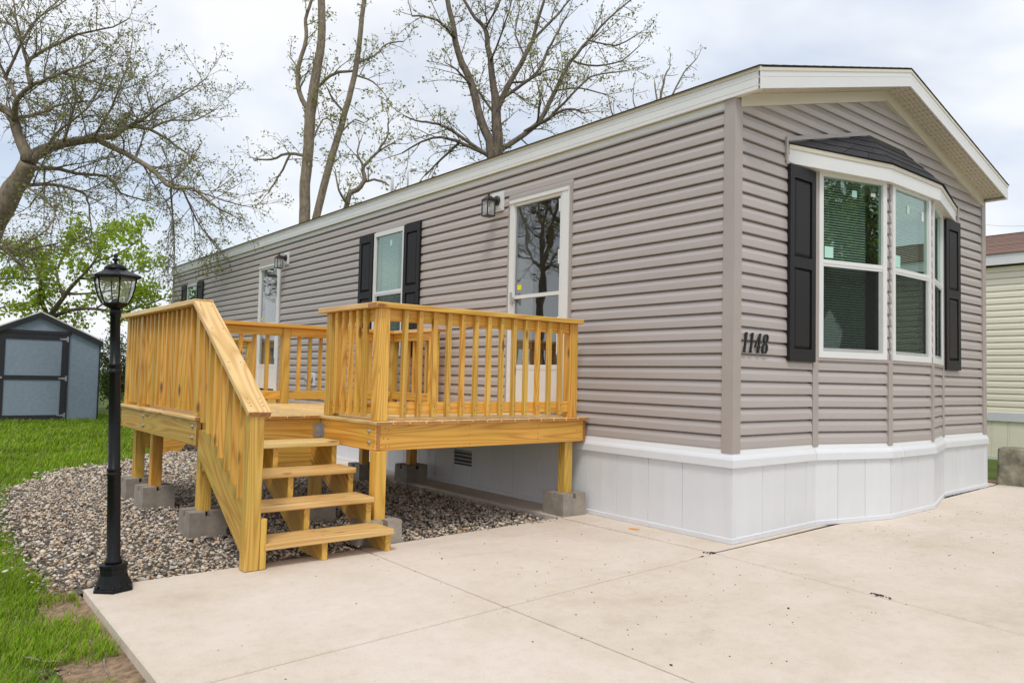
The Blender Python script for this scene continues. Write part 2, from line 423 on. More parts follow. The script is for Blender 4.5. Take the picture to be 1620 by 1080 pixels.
def tube_arrays(pts, rad, sides, cap=True):
    pts = np.array(pts, float); n = len(pts); V = []; F = []
    prev = None
    for i in range(n):
        tg = pts[min(i+1, n-1)]-pts[max(i-1, 0)]; tg /= (np.linalg.norm(tg)+1e-9)
        if prev is None:
            a = np.array([1.0, 0, 0]) if abs(tg[0]) < 0.8 else np.array([0, 1.0, 0])
        else: a = prev
        a = a-tg*(a@tg); a /= (np.linalg.norm(a)+1e-9); b = np.cross(tg, a); prev = a
        for k in range(sides):
            th = 2*math.pi*k/sides; V.append(pts[i]+rad[i]*(math.cos(th)*a+math.sin(th)*b))
    for i in range(n-1):
        for k in range(sides):
            k2 = (k+1) % sides; F.append((i*sides+k, i*sides+k2, (i+1)*sides+k2, (i+1)*sides+k))
    if cap:
        F.append(tuple(range(sides-1, -1, -1))); F.append(tuple((n-1)*sides+k for k in range(sides)))
    return V, F
def tube(name, pts, rad, mat, parent=None, sides=12):
    if np.isscalar(rad): rad = [rad]*len(pts)
    V, F = tube_arrays(pts, rad, sides); return mesh_obj(name, V, F, mat, parent, smooth=True)
def lathe(name, prof, centre, mat, parent, sides=24, smooth=True, rot=0.0):
    V, F = [], []
    for r, z in prof:
        for k in range(sides):
            th = 2*math.pi*k/sides+rot; V.append((centre[0]+r*math.cos(th), centre[1]+r*math.sin(th), centre[2]+z))
    n = len(prof)
    for i in range(n-1):
        for k in range(sides):
            k2 = (k+1) % sides; F.append((i*sides+k, i*sides+k2, (i+1)*sides+k2, (i+1)*sides+k))
    F.append(tuple(range(sides-1, -1, -1))); F.append(tuple((n-1)*sides+k for k in range(sides)))
    return mesh_obj(name, V, F, mat, parent, smooth=smooth)
def copy_tree(o, parent=None):
    c = o.copy(); COL.objects.link(c); c.parent = parent
    for ch in list(o.children): copy_tree(ch, c)
    return c

# ================================================================== SETTING
def ground_h(x, y):
    a = min(1.0, max(0.0, (x-4.6)/0.9))
    return -0.085*(1-a)+0.05*a
gx = sorted(set([-400, -150, -60, -30, -15] + [round(-8+0.5*i, 2) for i in range(25)] + [4.3, 4.6, 4.8, 5.0, 5.2, 5.4, 5.6, 6, 7, 9, 14, 25, 60, 150, 400]))
gy = [-400, -150, -60, -30, -15, -10, -6, -3, 0, 2, 4, 6, 8, 10, 13, 16, 20, 25, 40, 80, 200, 500]
V = [(x, y, ground_h(x, y)) for y in gy for x in gx]; nx = len(gx)
F = [(j*nx+i, j*nx+i+1, (j+1)*nx+i+1, (j+1)*nx+i) for j in range(len(gy)-1) for i in range(nx-1)]
ground = mesh_obj('ground', V, F, 'lawn', None, origin=(0, 0, 0)); tag(ground, kind='structure')

def slab(name, poly, mat, parent, thick=0.11, chamfer=0.007, dz=0.0):
    P = np.array(poly, float); n = len(P); c = P.mean(0)
    area = sum(P[i][0]*P[(i+1) % n][1]-P[(i+1) % n][0]*P[i][1] for i in range(n))
    if area < 0: P = P[::-1]
    Q = []
    for i in range(n):
        a, b_, d = P[i-1], P[i], P[(i+1) % n]
        e1 = (b_-a)/np.linalg.norm(b_-a); e2 = (d-b_)/np.linalg.norm(d-b_)
        n1 = np.array([-e1[1], e1[0]]); n2 = np.array([-e2[1], e2[0]]); bis = n1+n2; bis /= max(1e-6, bis@n1)
        Q.append(b_+bis*chamfer)
    V = [(*q, dz) for q in Q]+[(*q, dz-chamfer) for q in P]+[(*q, dz-thick) for q in P]
    F = [tuple(range(n))]
    for i in range(n):
        j = (i+1) % n
        F += [(i, n+i, n+j, j), (n+i, 2*n+i, 2*n+j, n+j)]
    o_ = mesh_obj(name, V, F, mat, parent, origin=(0, 0, 0))
    bm = bmesh.new(); bm.from_mesh(o_.data)          # crease the sheet where the rise begins, then lift it
    bmesh.ops.bisect_plane(bm, geom=list(bm.verts)+list(bm.edges)+list(bm.faces), plane_co=(0, 0, 0), plane_no=(1, 0, 0), dist=1e-5)
    for v in bm.verts: v.co.z += gz(v.co.x)
    bm.to_mesh(o_.data); bm.free()
    return o_
drive = slab('driveway', [(-3.95, -7.8), (-2.3, -7.8), (0, -7.8), (5.1, -7.8), (5.1, -0.06), (0.0, -0.06), (-0.36, 0.0), (-0.36, 1.38), (-3.95, 1.22)], 'old_concrete', None, 0.09, 0.002, -0.015)
tag(drive, kind='structure')
g = 0.008
J1 = lambda x: -0.37+(x+3.98)*0.068
slab('concrete_slab', [(-3.98, J1(-3.98)+g), (-2.31-g, J1(-2.31)+g), (-2.31-g, 1.30), (-3.97, 1.26)], 'concrete', drive)
slab('concrete_slab', [(-2.31+g, J1(-2.31)+g), (-0.375, J1(-0.375)+g), (-0.385, 1.43), (-2.31+g, 1.31)], 'concrete', drive)
slab('concrete_slab', [(-4.01, -8.0), (-2.33-g, -8.0), (-2.31-g, J1(-2.31)-g), (-3.98, J1(-3.98)-g)], 'concrete', drive)
slab('concrete_slab', [(-2.33+g, -8.0), (-1.1-g, -8.0), (-0.375-g, J1(-0.375)-g), (-2.31+g, J1(-2.31)-g)], 'concrete', drive)
slab('concrete_slab', [(-1.1+g, -8.0), (0.0, -8.0), (0.9, -8.0), (2.62-g, -0.10), (0.0, -0.115), (-0.36, -0.125)], 'concrete', drive)
slab('concrete_slab', [(0.9+g, -8.0), (5.22, -8.0), (5.22, -0.03), (2.62+g, -0.10)], 'concrete', drive)
foot = slab('foundation_slab', [(-0.36, -0.10), (0.0, -0.09), (5.2, -0.005), (5.2, 14.9), (-0.36, 14.9)], 'concrete', None, 0.12, 0.004)
tag(foot, kind='structure')
# black expansion strips between driveway and foundation slab
mesh_obj('expansion_strip', [(-0.374, -0.124, -0.009), (-0.361, -0.124, -0.009), (-0.361, 1.44, -0.009), (-0.384, 1.44, -0.009)], [(0, 1, 2, 3)], 'expansion_strip', drive)
mesh_obj('expansion_strip', [(-0.374, -0.128, -0.0085), (0.0, -0.118, -0.0085), (5.22, -0.033, 0.061), (5.22, -0.004, 0.061), (0, -0.088, -0.0085), (-0.374, -0.098, -0.0085)], [(0, 1, 4, 5), (1, 2, 3, 4)], 'expansion_strip', drive)
mesh_obj('paint_mark', [(-0.245, 0.72, 0.0035), (-0.19, 0.70, 0.0035), (-0.185, 0.775, 0.0035), (-0.235, 0.79, 0.0035)], [(0, 1, 2, 3)], 'orange_paint', foot)

# gravel bed + stones
GP = np.array([(-3.97, 1.24), (-0.37, 1.40), (-0.37, 13.0), (-0.9, 10.6), (-1.5, 8.9), (-2.5, 7.6), (-3.25, 7.05), (-3.9, 5.6), (-4.08, 4.2), (-4.12, 3.0), (-4.12, 2.0), (-4.06, 1.5)])
bedz = -0.055
bed = mesh_obj('gravel_bed', [(min(x+0.06, -0.37) if x < -1 else x, y, bedz) for x, y in GP], [tuple(range(len(GP)))], 'gravel_bed', None, origin=(0, 0, 0)); tag(bed, kind='structure')
def inside(P, poly):
    x, y = P[:, 0], P[:, 1]; r = np.zeros(len(P), bool); j = len(poly)-1
    for i in range(len(poly)):
        xi, yi = poly[i]; xj, yj = poly[j]
        r ^= ((yi > y) != (yj > y)) & (x < (xj-xi)*(y-yi)/(yj-yi+1e-12)+xi); j = i
    return r
def col_mesh(name, V, F, colors, mat, parent=None, smooth=False):
    """V (n,3) numpy, F (m,k) numpy, colours per vertex"""
    me = bpy.data.meshes.new(name); n, (mf, k) = len(V), F.shape
    me.vertices.add(n); me.vertices.foreach_set('co', V.astype(np.float32).ravel())
    me.loops.add(mf*k); me.loops.foreach_set('vertex_index', F.astype(np.int32).ravel())
    me.polygons.add(mf); me.polygons.foreach_set('loop_start', np.arange(0, mf*k, k, dtype=np.int32))
    me.polygons.foreach_set('loop_total', np.full(mf, k, np.int32))
    if smooth: me.polygons.foreach_set('use_smooth', np.ones(mf, bool))
    me.update(calc_edges=True); me.materials.append(MATS[mat])
    ca = me.color_attributes.new('Col', 'FLOAT_COLOR', 'POINT')
    ca.data.foreach_set('color', np.concatenate([colors, np.ones((n, 1))], 1).astype(np.float32).ravel())
    o = bpy.data.objects.new(name, me); return link(o, parent)
bmi = bmesh.new(); bmesh.ops.create_icosphere(bmi, subdivisions=1, radius=1.0)
ICO_V = np.array([v.co[:] for v in bmi.verts]); ICO_F = np.array([[v.index for v in f.verts] for f in bmi.faces]); bmi.free()
def stones(name, C, R, cols):
    n = len(C); k = len(ICO_V)
    q = rng.normal(size=(n, 4)); q /= np.linalg.norm(q, axis=1)[:, None]
    a, b_, c_, d_ = q.T
    M = np.stack([1-2*(c_*c_+d_*d_), 2*(b_*c_-a*d_), 2*(b_*d_+a*c_), 2*(b_*c_+a*d_), 1-2*(b_*b_+d_*d_), 2*(c_*d_-a*b_), 2*(b_*d_-a*c_), 2*(c_*d_+a*b_), 1-2*(b_*b_+c_*c_)], 1).reshape(n, 3, 3)
    S = R[:, None]*rng.uniform(0.38, 1.45, (n, 3))
    base = ICO_V[None]*rng.uniform(0.66, 1.2, (n, k, 1))
    W = np.einsum('nij,nkj->nki', M, base*S[:, None, :]); W[:, :, 2] *= 0.72
    W += C[:, None, :]
    F = (ICO_F[None]+(np.arange(n)*k)[:, None, None]).reshape(-1, 3)
    return col_mesh(name, W.reshape(-1, 3), F, np.repeat(cols, k, 0), 'stones')
pal = np.array([(0.46, 0.40, 0.34), (0.36, 0.31, 0.26), (0.58, 0.53, 0.47), (0.22, 0.20, 0.19), (0.11, 0.105, 0.105), (0.065, 0.062, 0.065), (0.34, 0.22, 0.13), (0.42, 0.33, 0.24), (0.68, 0.64, 0.58), (0.27, 0.25, 0.25)])
pw = np.array([.17, .16, .12, .13, .11, .06, .04, .10, .05, .06])
N = 84000
P = np.stack([rng.uniform(-4.25, -0.3, N), rng.uniform(1.2, 13, N)], 1)
keep = inside(P+rng.normal(0, 0.06, (N, 2)), GP); dens = np.where(P[:, 1] < 6.0, 1.0, 0.45); keep &= rng.uniform(size=N) < dens
keep &= ~((P[:, 1] < 1.27+0.043*(P[:, 0]+3.97)) & (P[:, 0] > -3.98)) & (P[:, 0] < -0.37)
P = P[keep]; n = len(P); R = np.clip(rng.lognormal(-4.60, 0.34, n), 0.005, 0.026)*np.where(P[:, 1] > 6, 1.4, 1.0)
dark = np.clip((P[:, 0]+3.75)/-0.5, 0, 1)     # finer darker grit along the lawn edge
ci = rng.choice(len(pal), n, p=pw); ci2 = rng.choice([3, 4, 5, 6], n); ci = np.where(rng.uniform(size=n) < 0.5*dark, ci2, ci)
cols = np.minimum(pal[ci]*rng.uniform(0.95, 1.8, (n, 1)), 0.62); cols = (cols*0.78+np.array([0.36, 0.33, 0.285])*0.22)*np.array([1.22, 1.14, 1.03])
C = np.column_stack([P, bedz+rng.uniform(0.004, 0.034, n)])
st = stones('gravel', C, R, np.clip(cols, 0, 1)); tag(st, 'loose mixed grey and tan gravel around and under the deck', 'gravel', kind='stuff')

# ================================================================== HOUSE
WID, LEN = 4.785, 14.75
Z0, CS = 0.682, 0.1016           # bottom of the lowest siding course, course height
EB, ET = 3.297, 3.465            # eave fascia bottom / top
RX, RT_Z = 2.3925, 4.12          # ridge x, ridge top
SL = (RT_Z-ET)/(RX+0.05)
GO = -0.25                       # gable overhang (y)
house = thing('mobile_home', (2.39, 7.3, 0.0), 'long taupe mobile home with white skirting, bay window end and black shutters', 'house')
def add_course(wl, a0, a1, z0, z1, mat, parent, lo=None, hi=None, name='siding_course'):
    dep = 0.55 if mat == 'cream_siding' else 1.0
    """one dutch-lap course; lo/hi give end positions as functions of height where the course meets a slope"""
    h = z1-z0
    prof = [(-0.07, 0.0), (0.002, 0.0), (0.0205*dep, 0.0012), (0.0215*dep, 0.0035), (0.0205*dep, 0.050), (0.0190*dep, 0.054), (0.0080*dep, 0.081), (0.0055*dep, 0.0885), (-0.014, 0.0900), (-0.014, 0.1085), (-0.07, 0.1085)]
    prof = [(o, min(z, h+0.007)) for o, z in prof]
    if h < CS*0.99: prof = [(o, min(z, h)) for o, z in prof]
    n = len(prof); V = []
    for o, z in prof: V.append((a0 if lo is None else max(a0, lo(z0+z)), o, z0+z))
    for o, z in prof: V.append((a1 if hi is None else min(a1, hi(z0+z)), o, z0+z))
    F = [(i, i+1, n+i+1, n+i) for i in range(n-1)]+[(n-1, 0, n, 2*n-1)]
    F = [tuple(reversed(f)) for f in F]
    F += [tuple(range(n)), tuple(range(2*n-1, n-1, -1))]
    return wmesh(wl, V, F, name, mat, parent)
def clad(wl, a0, a1, zt, openings, mat, parent, lo=None, hi=None, zb=Z0, name='siding_course', cs=CS):
    i = 0
    while zb+i*cs < zt-0.012:
        z0 = zb+i*cs; z1 = min(z0+cs, zt); i += 1
        segs = [(a0, a1, z0, z1)]
        for (b0, b1, y0, y1) in openings:
            new = []
            for s0, s1, q0, q1 in segs:
                if b1 <= s0 or b0 >= s1 or y0 >= q1-0.004 or y1 <= q0+0.004: new.append((s0, s1, q0, q1)); continue
                if b0 > s0+0.01: new.append((s0, b0, q0, q1))
                if b1 < s1-0.01: new.append((b1, s1, q0, q1))
                m0, m1 = max(s0, b0), min(s1, b1)
                if y0 > q0+0.012: new.append((m0, m1, q0, y0))       # strip under the opening
                if y1 < q1-0.012: new.append((m0, m1, y1, q1))
            segs = new
        cut = []
        for s0, s1, q0, q1 in segs:
            a_ = s0; nxt = s0+1.1+((i//2)*1.37) % 3.4
            while s1-s0 > 3.9 and nxt < s1-0.5:
                cut.append((a_, nxt, q0, q1)); a_ = nxt; nxt += 3.66
            cut.append((a_, s1, q0, q1))
        segs = cut if mat == 'siding' else segs
        for s0, s1, q0, q1 in segs:
            if lo is not None or hi is not None:
                l = s0 if lo is None else max(s0, lo(q1+0.007)); r = s1 if hi is None else min(s1, hi(q1+0.007))
                if r-l < 0.004: continue
                add_course(wl, s0, s1, q0, q1, mat, parent, lo, hi, name)
            else: add_course(wl, s0, s1, q0, q1, mat, parent, None, None, name)
WL = Wall((0, 0), (0, 1), (-1, 0))          # long side, a = Y
WF = Wall((0, 0), (1, 0), (0, -1))          # gable end, a = X
DOORS = [(1.72, 2.66, 0.875, 2.985), (8.52, 9.50, 0.875, 2.985)]
WINS = [(4.69, 5.45, 1.40, 3.0), (12.93, 13.63, 1.40, 2.985)]
clad(WL, 0.06, LEN-0.05, 3.236, [(a, b_, c, d) for a, b_, c, d in DOORS]+[(a+0.01, b_-0.01, c+0.01, d-0.01) for a, b_, c, d in WINS], 'siding', house)
# gable end
lo = lambda z: (z-(EB-0.02)-0.0)/SL-0.05 if z > EB-0.02 else -1
hi = lambda z: WID+0.05-((z-(EB-0.02))/SL) if z > EB-0.02 else 99
clad(WF, 0.06, WID-0.06, 4.0, [(1.09, 3.695, 0.0, 3.0)], 'siding', house, lo, hi)
mesh_obj('gable_sheathing', [(0.0, -0.001, EB-0.02), (WID, -0.001, EB-0.02), (RX, -0.001, EB-0.02+(RX+0.05)*SL-0.01)], [(0, 1, 2)], 'siding', house)
# corner posts
for (cx_, sx) in ((0.0, -1), (WID, 1)):
    mesh_obj('corner_post', [(cx_+sx*0.031, -0.031, 0.655), (cx_-sx*0.066, -0.031, 0.655), (cx_-sx*0.066, 0.0, 0.655), (cx_, 0.0, 0.655), (cx_, 0.066, 0.655), (cx_+sx*0.031, 0.066, 0.655),
             (cx_+sx*0.031, -0.031, 3.295), (cx_-sx*0.066, -0.031, 3.295), (cx_-sx*0.066, 0.0, 3.295), (cx_, 0.0, 3.295), (cx_, 0.066, 3.295), (cx_+sx*0.031, 0.066, 3.295)],
             [(0, 1, 7, 6), (1, 2, 8, 7), (2, 3, 9, 8), (3, 4, 10, 9), (4, 5, 11, 10), (5, 0, 6, 11), (0, 5, 4, 3, 2, 1), (6, 7, 8, 9, 10, 11)], 'tan_trim', house)
block('corner_post', -0.031, 0.03, LEN-0.066, LEN+0.02, 0.655, 3.295, 'tan_trim', house)
# plain far walls, floor and ceiling
block('rear_wall', WID-0.08, WID, 0.08, LEN, 0.66, 3.3, 'siding', house)
block('end_wall', 0.03, WID-0.08, LEN-0.08, LEN-0.001, 0.66, 3.3, 'siding', house)
block('floor', 0.072, WID-0.085, 0.072, LEN-0.085, 0.70, 0.80, 'interior_floor', house)
block('ceiling', 0.072, WID-0.085, 0.072, LEN-0.085, 3.24, 3.28, 'interior_wall', house)
block('interior_wall', 2.9, 2.98, 0.3, 3.3, 0.801, 3.239, 'interior_wall', house)
block('interior_wall', 0.09, 4.6, 3.35, 3.43, 0.801, 3.239, 'interior_wall', house)
block('interior_wall', 0.09, 4.6, 10.0, 10.08, 0.801, 3.239, 'interior_wall', house)
for q in ((1.7, 1.9), (1.05, 2.65)):
    lathe('ceiling_light', [(0.10, -0.03), (0.11, -0.012), (0.11, 0.0)], (q[0], q[1], 3.237), 'ceiling_lamp', house, 16)

# long-side eave: frieze, soffit, fascia with grooves, drip edge, roof
wbox(WL, [(0.068, LEN, 0.0, 0.012, 3.238, 3.2965)], 'frieze', 'white_trim', house)
def extrude_y(name, prof, y0, y1, mat, parent):
    n = len(prof); V = [(x, y0, z) for x, z in prof]+[(x, y1, z) for x, z in prof]
    F = [(i, (i+1) % n, n+(i+1) % n, n+i) for i in range(n)]+[tuple(range(n-1, -1, -1)), tuple(range(n, 2*n))]
    return fix_normals(mesh_obj(name, V, F, mat, parent))
for sx, x0 in ((-1, 0.0), (1, WID)):
    X = lambda d: x0+sx*d
    extrude_y('fascia', [(X(0.034), EB), (X(0.050), EB), (X(0.050), EB+0.022), (X(0.0465), EB+0.026), (X(0.050), EB+0.030), (X(0.050), EB+0.082), (X(0.0465), EB+0.086), (X(0.050), EB+0.090), (X(0.050), EB+0.132), (X(0.0465), EB+0.137), (X(0.034), EB+0.137)], GO-0.002, LEN+0.05, 'white_trim', house)
    extrude_y('drip_edge', [(X(0.03), EB+0.137), (X(0.0545), EB+0.1375), (X(0.0565), ET-0.004), (X(0.03), ET-0.004)], GO-0.004, LEN+0.055, 'cream_trim', house)
    extrude_y('eave_soffit', [(X(0.0), EB+0.003), (X(0.0338), EB+0.003), (X(0.0338), EB+0.010), (X(0.0), EB+0.010)], 0.03, LEN+0.04, 'cream_trim', house)
# roof: two decks (underside) + lapped shingle courses on the visible slope
def slope_pts(d, z_off, side):
    """d = horizontal distance from the eave edge"""
    x = -0.062+d if side < 0 else WID+0.062-d
    return x, ET+z_off+(d-0.012)*SL
for side in (-1, 1):
    xa, za = slope_pts(0, 0.0, side); xb, zb_ = slope_pts(RX+0.062, 0.0, side)
    nm = extrude_y('roof_deck', [(xa+0.015*(-side), za-0.010), (xb, zb_-0.012), (xb, zb_), (xa+0.015*(-side), za+0.002)], GO+0.004, LEN+0.06, 'roof_shingle', house)
    nr = 17
    for i in range(nr):
        d0 = (RX+0.062)*i/nr; d1 = min(RX+0.062, (RX+0.062)*(i+1)/nr+0.04)
        x0_, z0_ = slope_pts(d0-0.012 if i == 0 else d0, 0.0, side); x1_, z1_ = slope_pts(d1, 0.0, side)
        extrude_y('shingle_course', [(x0_, z0_-0.001), (x1_, z1_+0.001), (x1_, z1_+0.003), (x0_, z0_+0.0055)], GO-0.010, LEN+0.065, 'roof_shingle', house)

# gable rake: fascia, drip edge, soffit panels, frieze
def rake_piece(name, d0, d1, y0, y1, h0, h1, mat, side, cuts=()):
    """prism between heights h0..h1 (relative to ET slope line) along the rake, y0..y1"""
    def pt(d, h): x, z = slope_pts(d, 0, side); return x, z+h
    V = []
    for y in (y0, y1):
        for d, h in ((d0, h0), (d1, h0), (d1, h1), (d0, h1)):
            x, z = pt(d, h); V.append((x, y, z))
    F = [(0, 1, 2, 3), (7, 6, 5, 4), (0, 4, 5, 1), (1, 5, 6, 2), (2, 6, 7, 3), (3, 7, 4, 0)]
    return fix_normals(mesh_obj(name, V, F, mat, house))
DR = RX+0.062
for side in (-1, 1):
    for (h0, h1, dy) in ((-0.168, -0.083, 0), (-0.080, -0.038, 0)):
        rake_piece('rake_fascia', 0.012, DR, GO-dy, GO+0.014, h0, h1, 'white_trim', side)
    rake_piece('rake_fascia', 0.012, DR, GO+0.003, GO+0.012, -0.0835, -0.0795, 'white_trim', side)
    rake_piece('rake_drip_edge', 0.004, DR, GO-0.005, GO+0.014, -0.0375, -0.013, 'cream_trim', side)
    npn = 8
    for i in range(npn):
        d0 = 0.06+(DR-0.06)*i/npn; d1 = 0.06+(DR-0.06)*(i+1)/npn
        # soffit panel with three v-grooves: local X along the slope
        x0_, z0_ = slope_pts(d0, -0.150, side); x1_, z1_ = slope_pts(d1, -0.150, side)
        ax = Vector((x1_-x0_, 0, z1_-z0_)); L = ax.length; ax.normalize(); nrm = Vector((0, 1, 0)).cross(ax) if side < 0 else ax.cross(Vector((0, 1, 0)))
        if nrm.z < 0: nrm = -nrm
        prof = []
        k = 4
        for j in range(k):
            a_, b_ = L*j/k, L*(j+1)/k
            prof += [(a_+0.0005, 0.010), (a_+0.007, 0.0), (b_-0.007, 0.0), (b_-0.0005, 0.010)]
        V = []; F = []
        ymid = (GO+0.014-0.02)/2
        for (a_, h) in prof:
            V += [(a_-L/2, -(0.236)/2, h), (a_-L/2, (0.236)/2, h)]
        for j in range(len(prof)-1): F.append((2*j, 2*j+1, 2*j+3, 2*j+2))
        me = bpy.data.meshes.new('soffit_panel'); me.from_pydata(V, [], F); me.update(); me.materials.append(MATS['soffit'])
        o_ = bpy.data.objects.new('soffit_panel', me)
        c_ = Vector(((x0_+x1_)/2, -0.118, (z0_+z1_)/2)); yv = Vector((0, 1, 0))
        put(o_, Matrix(((ax.x, 0, nrm.x, c_.x), (ax.y, 1, nrm.y, c_.y), (ax.z, 0, nrm.z, c_.z), (0, 0, 0, 1))), house)
    rake_piece('gable_frieze', 0.10, DR, -0.036, 0.0, -0.245, -0.152, 'cream_trim', side)
block('eave_return', -0.0495, 0.0, GO+0.0145, 0.03, EB+0.001, EB+0.008, 'cream_trim', house)
block('eave_return', WID, WID+0.0495, GO+0.0145, 0.03, EB+0.001, EB+0.008, 'cream_trim', house)
# plumbing vents
for (px, py, pb, tx, sgn) in ((617, 276, 305, 1, 1), (645, 264, 294, 1, -1)):
    base = hit(px+2, pb, 0, 0.55); x, y = base[0], base[1]
    zb_ = ET+(x+0.05)*SL-0.05; zt = hit(px, py, 0, x)[2]
    u = RT*(-1 if sgn > 0 else 1)
    r = 0.031; bend = [(x, y, zb_), (x, y, zt-0.085)]
    for k in range(0, 6):
        a_ = math.radians(140)*k/5; bend.append((x+u[0]*0.050*(1-math.cos(a_)), y+u[1]*0.050*(1-math.cos(a_)), zt-0.085+0.050*math.sin(a_)))
    tube('vent_pipe', bend, r, 'pipe_white', house, 14)

# ------------------------------------------------------------------ skirting
SKO = 0.030
BAYF = [(1.13, 0.0), (1.96, -0.235), (2.825, -0.235), (3.655, 0.0)]
def offset_path(path, d):
    P = [np.array(p, float) for p in path]; out = []
    for i, q in enumerate(P):
        ns = []
        for a, b_ in ((i-1, i), (i, i+1)):
            if a < 0 or b_ >= len(P): continue
            e = (P[b_]-P[a]); e /= np.linalg.norm(e); ns.append(np.array([e[1], -e[0]]))
        if len(ns) == 1: out.append(q+d*ns[0])
        else:
            bis = ns[0]+ns[1]; out.append(q+bis*d/(1+ns[0]@ns[1]))
    return out
SKP = [(0, LEN), (0, 0)]+BAYF+[(WID, 0), (WID, LEN)]       # walking with the outside on the right-hand side... (checked below)
def side_sign():
    a, b_ = np.array(SKP[0]), np.array(SKP[1]); e = (b_-a)/np.linalg.norm(b_-a); n_ = np.array([e[1], -e[0]]); return 1 if n_[0] < 0 else -1
SG = side_sign()
path = offset_path(SKP, SG*SKO)
def sweep(name, pathpts, prof, mat, parent, zfun=None, caps=True):
    """prof: list of (out, z); pathpts are the base wall line; sweeps with mitred corners"""
    cols_ = []
    for o_, z in prof:
        pp = offset_path(pathpts, SG*o_); cols_.append([(q[0], q[1], z+(zfun(q[0]) if zfun else 0)) for q in pp])
    n, mlen = len(prof), len(pathpts); V = [cols_[i][j] for j in range(mlen) for i in range(n)]
    F = [(j*n+i, j*n+(i+1) % n, (j+1)*n+(i+1) % n, (j+1)*n+i) for j in range(mlen-1) for i in range(n)]
    if caps: F += [tuple(range(n)), tuple((mlen-1)*n+i for i in range(n-1, -1, -1))]
    return fix_normals(mesh_obj(name, V, F, mat, parent))
capprof = [(0.0, 0.548), (0.052, 0.548), (0.054, 0.552), (0.052, 0.606), (0.044, 0.622), (0.030, 0.640), (0.024, 0.655), (0.0, 0.657)]
segs = [[(0, LEN), (0, 7.2)], [(0, 7.197), (0, 3.6)], [(0, 3.597), (0, 0), (1.10, 0)], [(1.104, 0), (1.13, 0), (1.96, -0.235), (2.16, -0.235)], [(2.164, -0.235), (2.825, -0.235), (3.655, 0.0), (3.80, 0)], [(3.804, 0), (WID+0.02, 0)]]
for s_ in segs: sweep('skirting_cap', s_, capprof, 'white_vinyl', house)
sweep('skirting_cap', [(WID, 0.05), (WID, LEN)], capprof, 'white_vinyl', house)
sweep('flashing', [(0, LEN-0.02), (0, 0)]+BAYF+[(WID, 0)], [(0.0, 0.655), (0.022, 0.655), (0.014, 0.6815), (0.0, 0.6815)], 'white_trim', house)
sweep('skirting_track', SKP, [(0.0, 0.002), (0.040, 0.002), (0.040, 0.036), (0.034, 0.040), (0.0, 0.040)], 'white_vinyl', house, lambda x: gz(x) if x > 0 else 0)
# panels, each a shallow tray with folded edges
def skirt_panel(a, b_, wl):
    w_ = b_-a; z0 = 0.03; z1 = 0.556
    prof = [(a+0.0005, 0.020), (a+0.004, 0.0305), (a+w_*0.30, 0.0300), (a+w_*0.5, 0.0318), (a+w_*0.7, 0.0300), (b_-0.004, 0.0305), (b_-0.0005, 0.020)]
    V = [(s_, o_, z0) for s_, o_ in prof]+[(s_, o_, z1) for s_, o_ in prof]; n = len(prof)
    F = [(i, i+1, n+i+1, n+i) for i in range(n-1)]
    F = [tuple(reversed(f)) for f in F]
    wmesh(wl, V, F, 'skirting_panel', 'white_vinyl', house)
def panels(p0, p1, step, start=0.0):
    p0, p1 = np.array(p0, float), np.array(p1, float); L = np.linalg.norm(p1-p0); u = (p1-p0)/L
    n_ = np.array([u[1], -u[0]])*SG; wl = Wall(p0, u, n_); a = 0.0; nxt = start if start > 0 else step
    while a < L-0.02:
        b_ = min(L, nxt); 
        if L-b_ < 0.05: b_ = L
        skirt_panel(a, b_, wl); a = b_; nxt = b_+step
panels((0, 0), (0, 0), 1) if False else None
# start the long side at the corner so that seams fall as in the photograph
def panels_rev(p0, p1, step, start):
    p0, p1 = np.array(p0, float), np.array(p1, float); L = np.linalg.norm(p1-p0); u = (p1-p0)/L
    n_ = np.array([-1.0, 0.0]); wl = Wall(p0, u, n_); a = 0.0; nxt = start
    while a < L-0.02:
        b_ = min(L, nxt); skirt_panel(a, b_, wl); a = b_; nxt = b_+step
VENT = (3.17, 3.50, 0.225, 0.385)
panels_rev((0, 0.0), (0, LEN), 0.345, 0.42)
panels((0, 0), BAYF[0], 0.31, 0.36); panels(BAYF[0], BAYF[1], 0.31, 0.25); panels(BAYF[1], BAYF[2], 0.33, 0.2); panels(BAYF[2], BAYF[3], 0.3); panels(BAYF[3], (WID, 0), 0.35)
for c_ in ((-0.031, -0.031), (WID+0.031, -0.031)):
    sx = -1 if c_[0] < 0 else 1
    multi_box('skirting_corner', [(min(c_[0], c_[0]-sx*0.05), max(c_[0], c_[0]-sx*0.05), c_[1]-0.003, c_[1]+0.01, gz(c_[0])+0.03, 0.556), (min(c_[0]+sx*0.003, c_[0]-sx*0.01), max(c_[0]+sx*0.003, c_[0]-sx*0.01), c_[1]+0.0101, c_[1]+0.05, gz(c_[0])+0.03, 0.556)], 'white_vinyl', house)
# crawl-space vent in the skirting
v_ = wbox(WL, [(VENT[0]-0.015, VENT[1]+0.015, 0.030, 0.040, VENT[2]-0.015, VENT[2]), (VENT[0]-0.015, VENT[1]+0.015, 0.030, 0.040, VENT[3], VENT[3]+0.015), (VENT[0]-0.015, VENT[0], 0.030, 0.040, VENT[2], VENT[3]), (VENT[1], VENT[1]+0.015, 0.030, 0.040, VENT[2], VENT[3])], 'skirting_vent', 'white_vinyl', house)
wbox(WL, [(VENT[0], VENT[1], 0.032, 0.034, VENT[2], VENT[3])], 'vent_backing', 'number_black', v_)
for i in range(4):
    z = VENT[2]+0.02+i*0.040
    wbox(WL, [(VENT[0]+0.004, VENT[1]-0.004, 0.0345, 0.039, z, z+0.012)], 'vent_slat', 'sash_grey', v_)
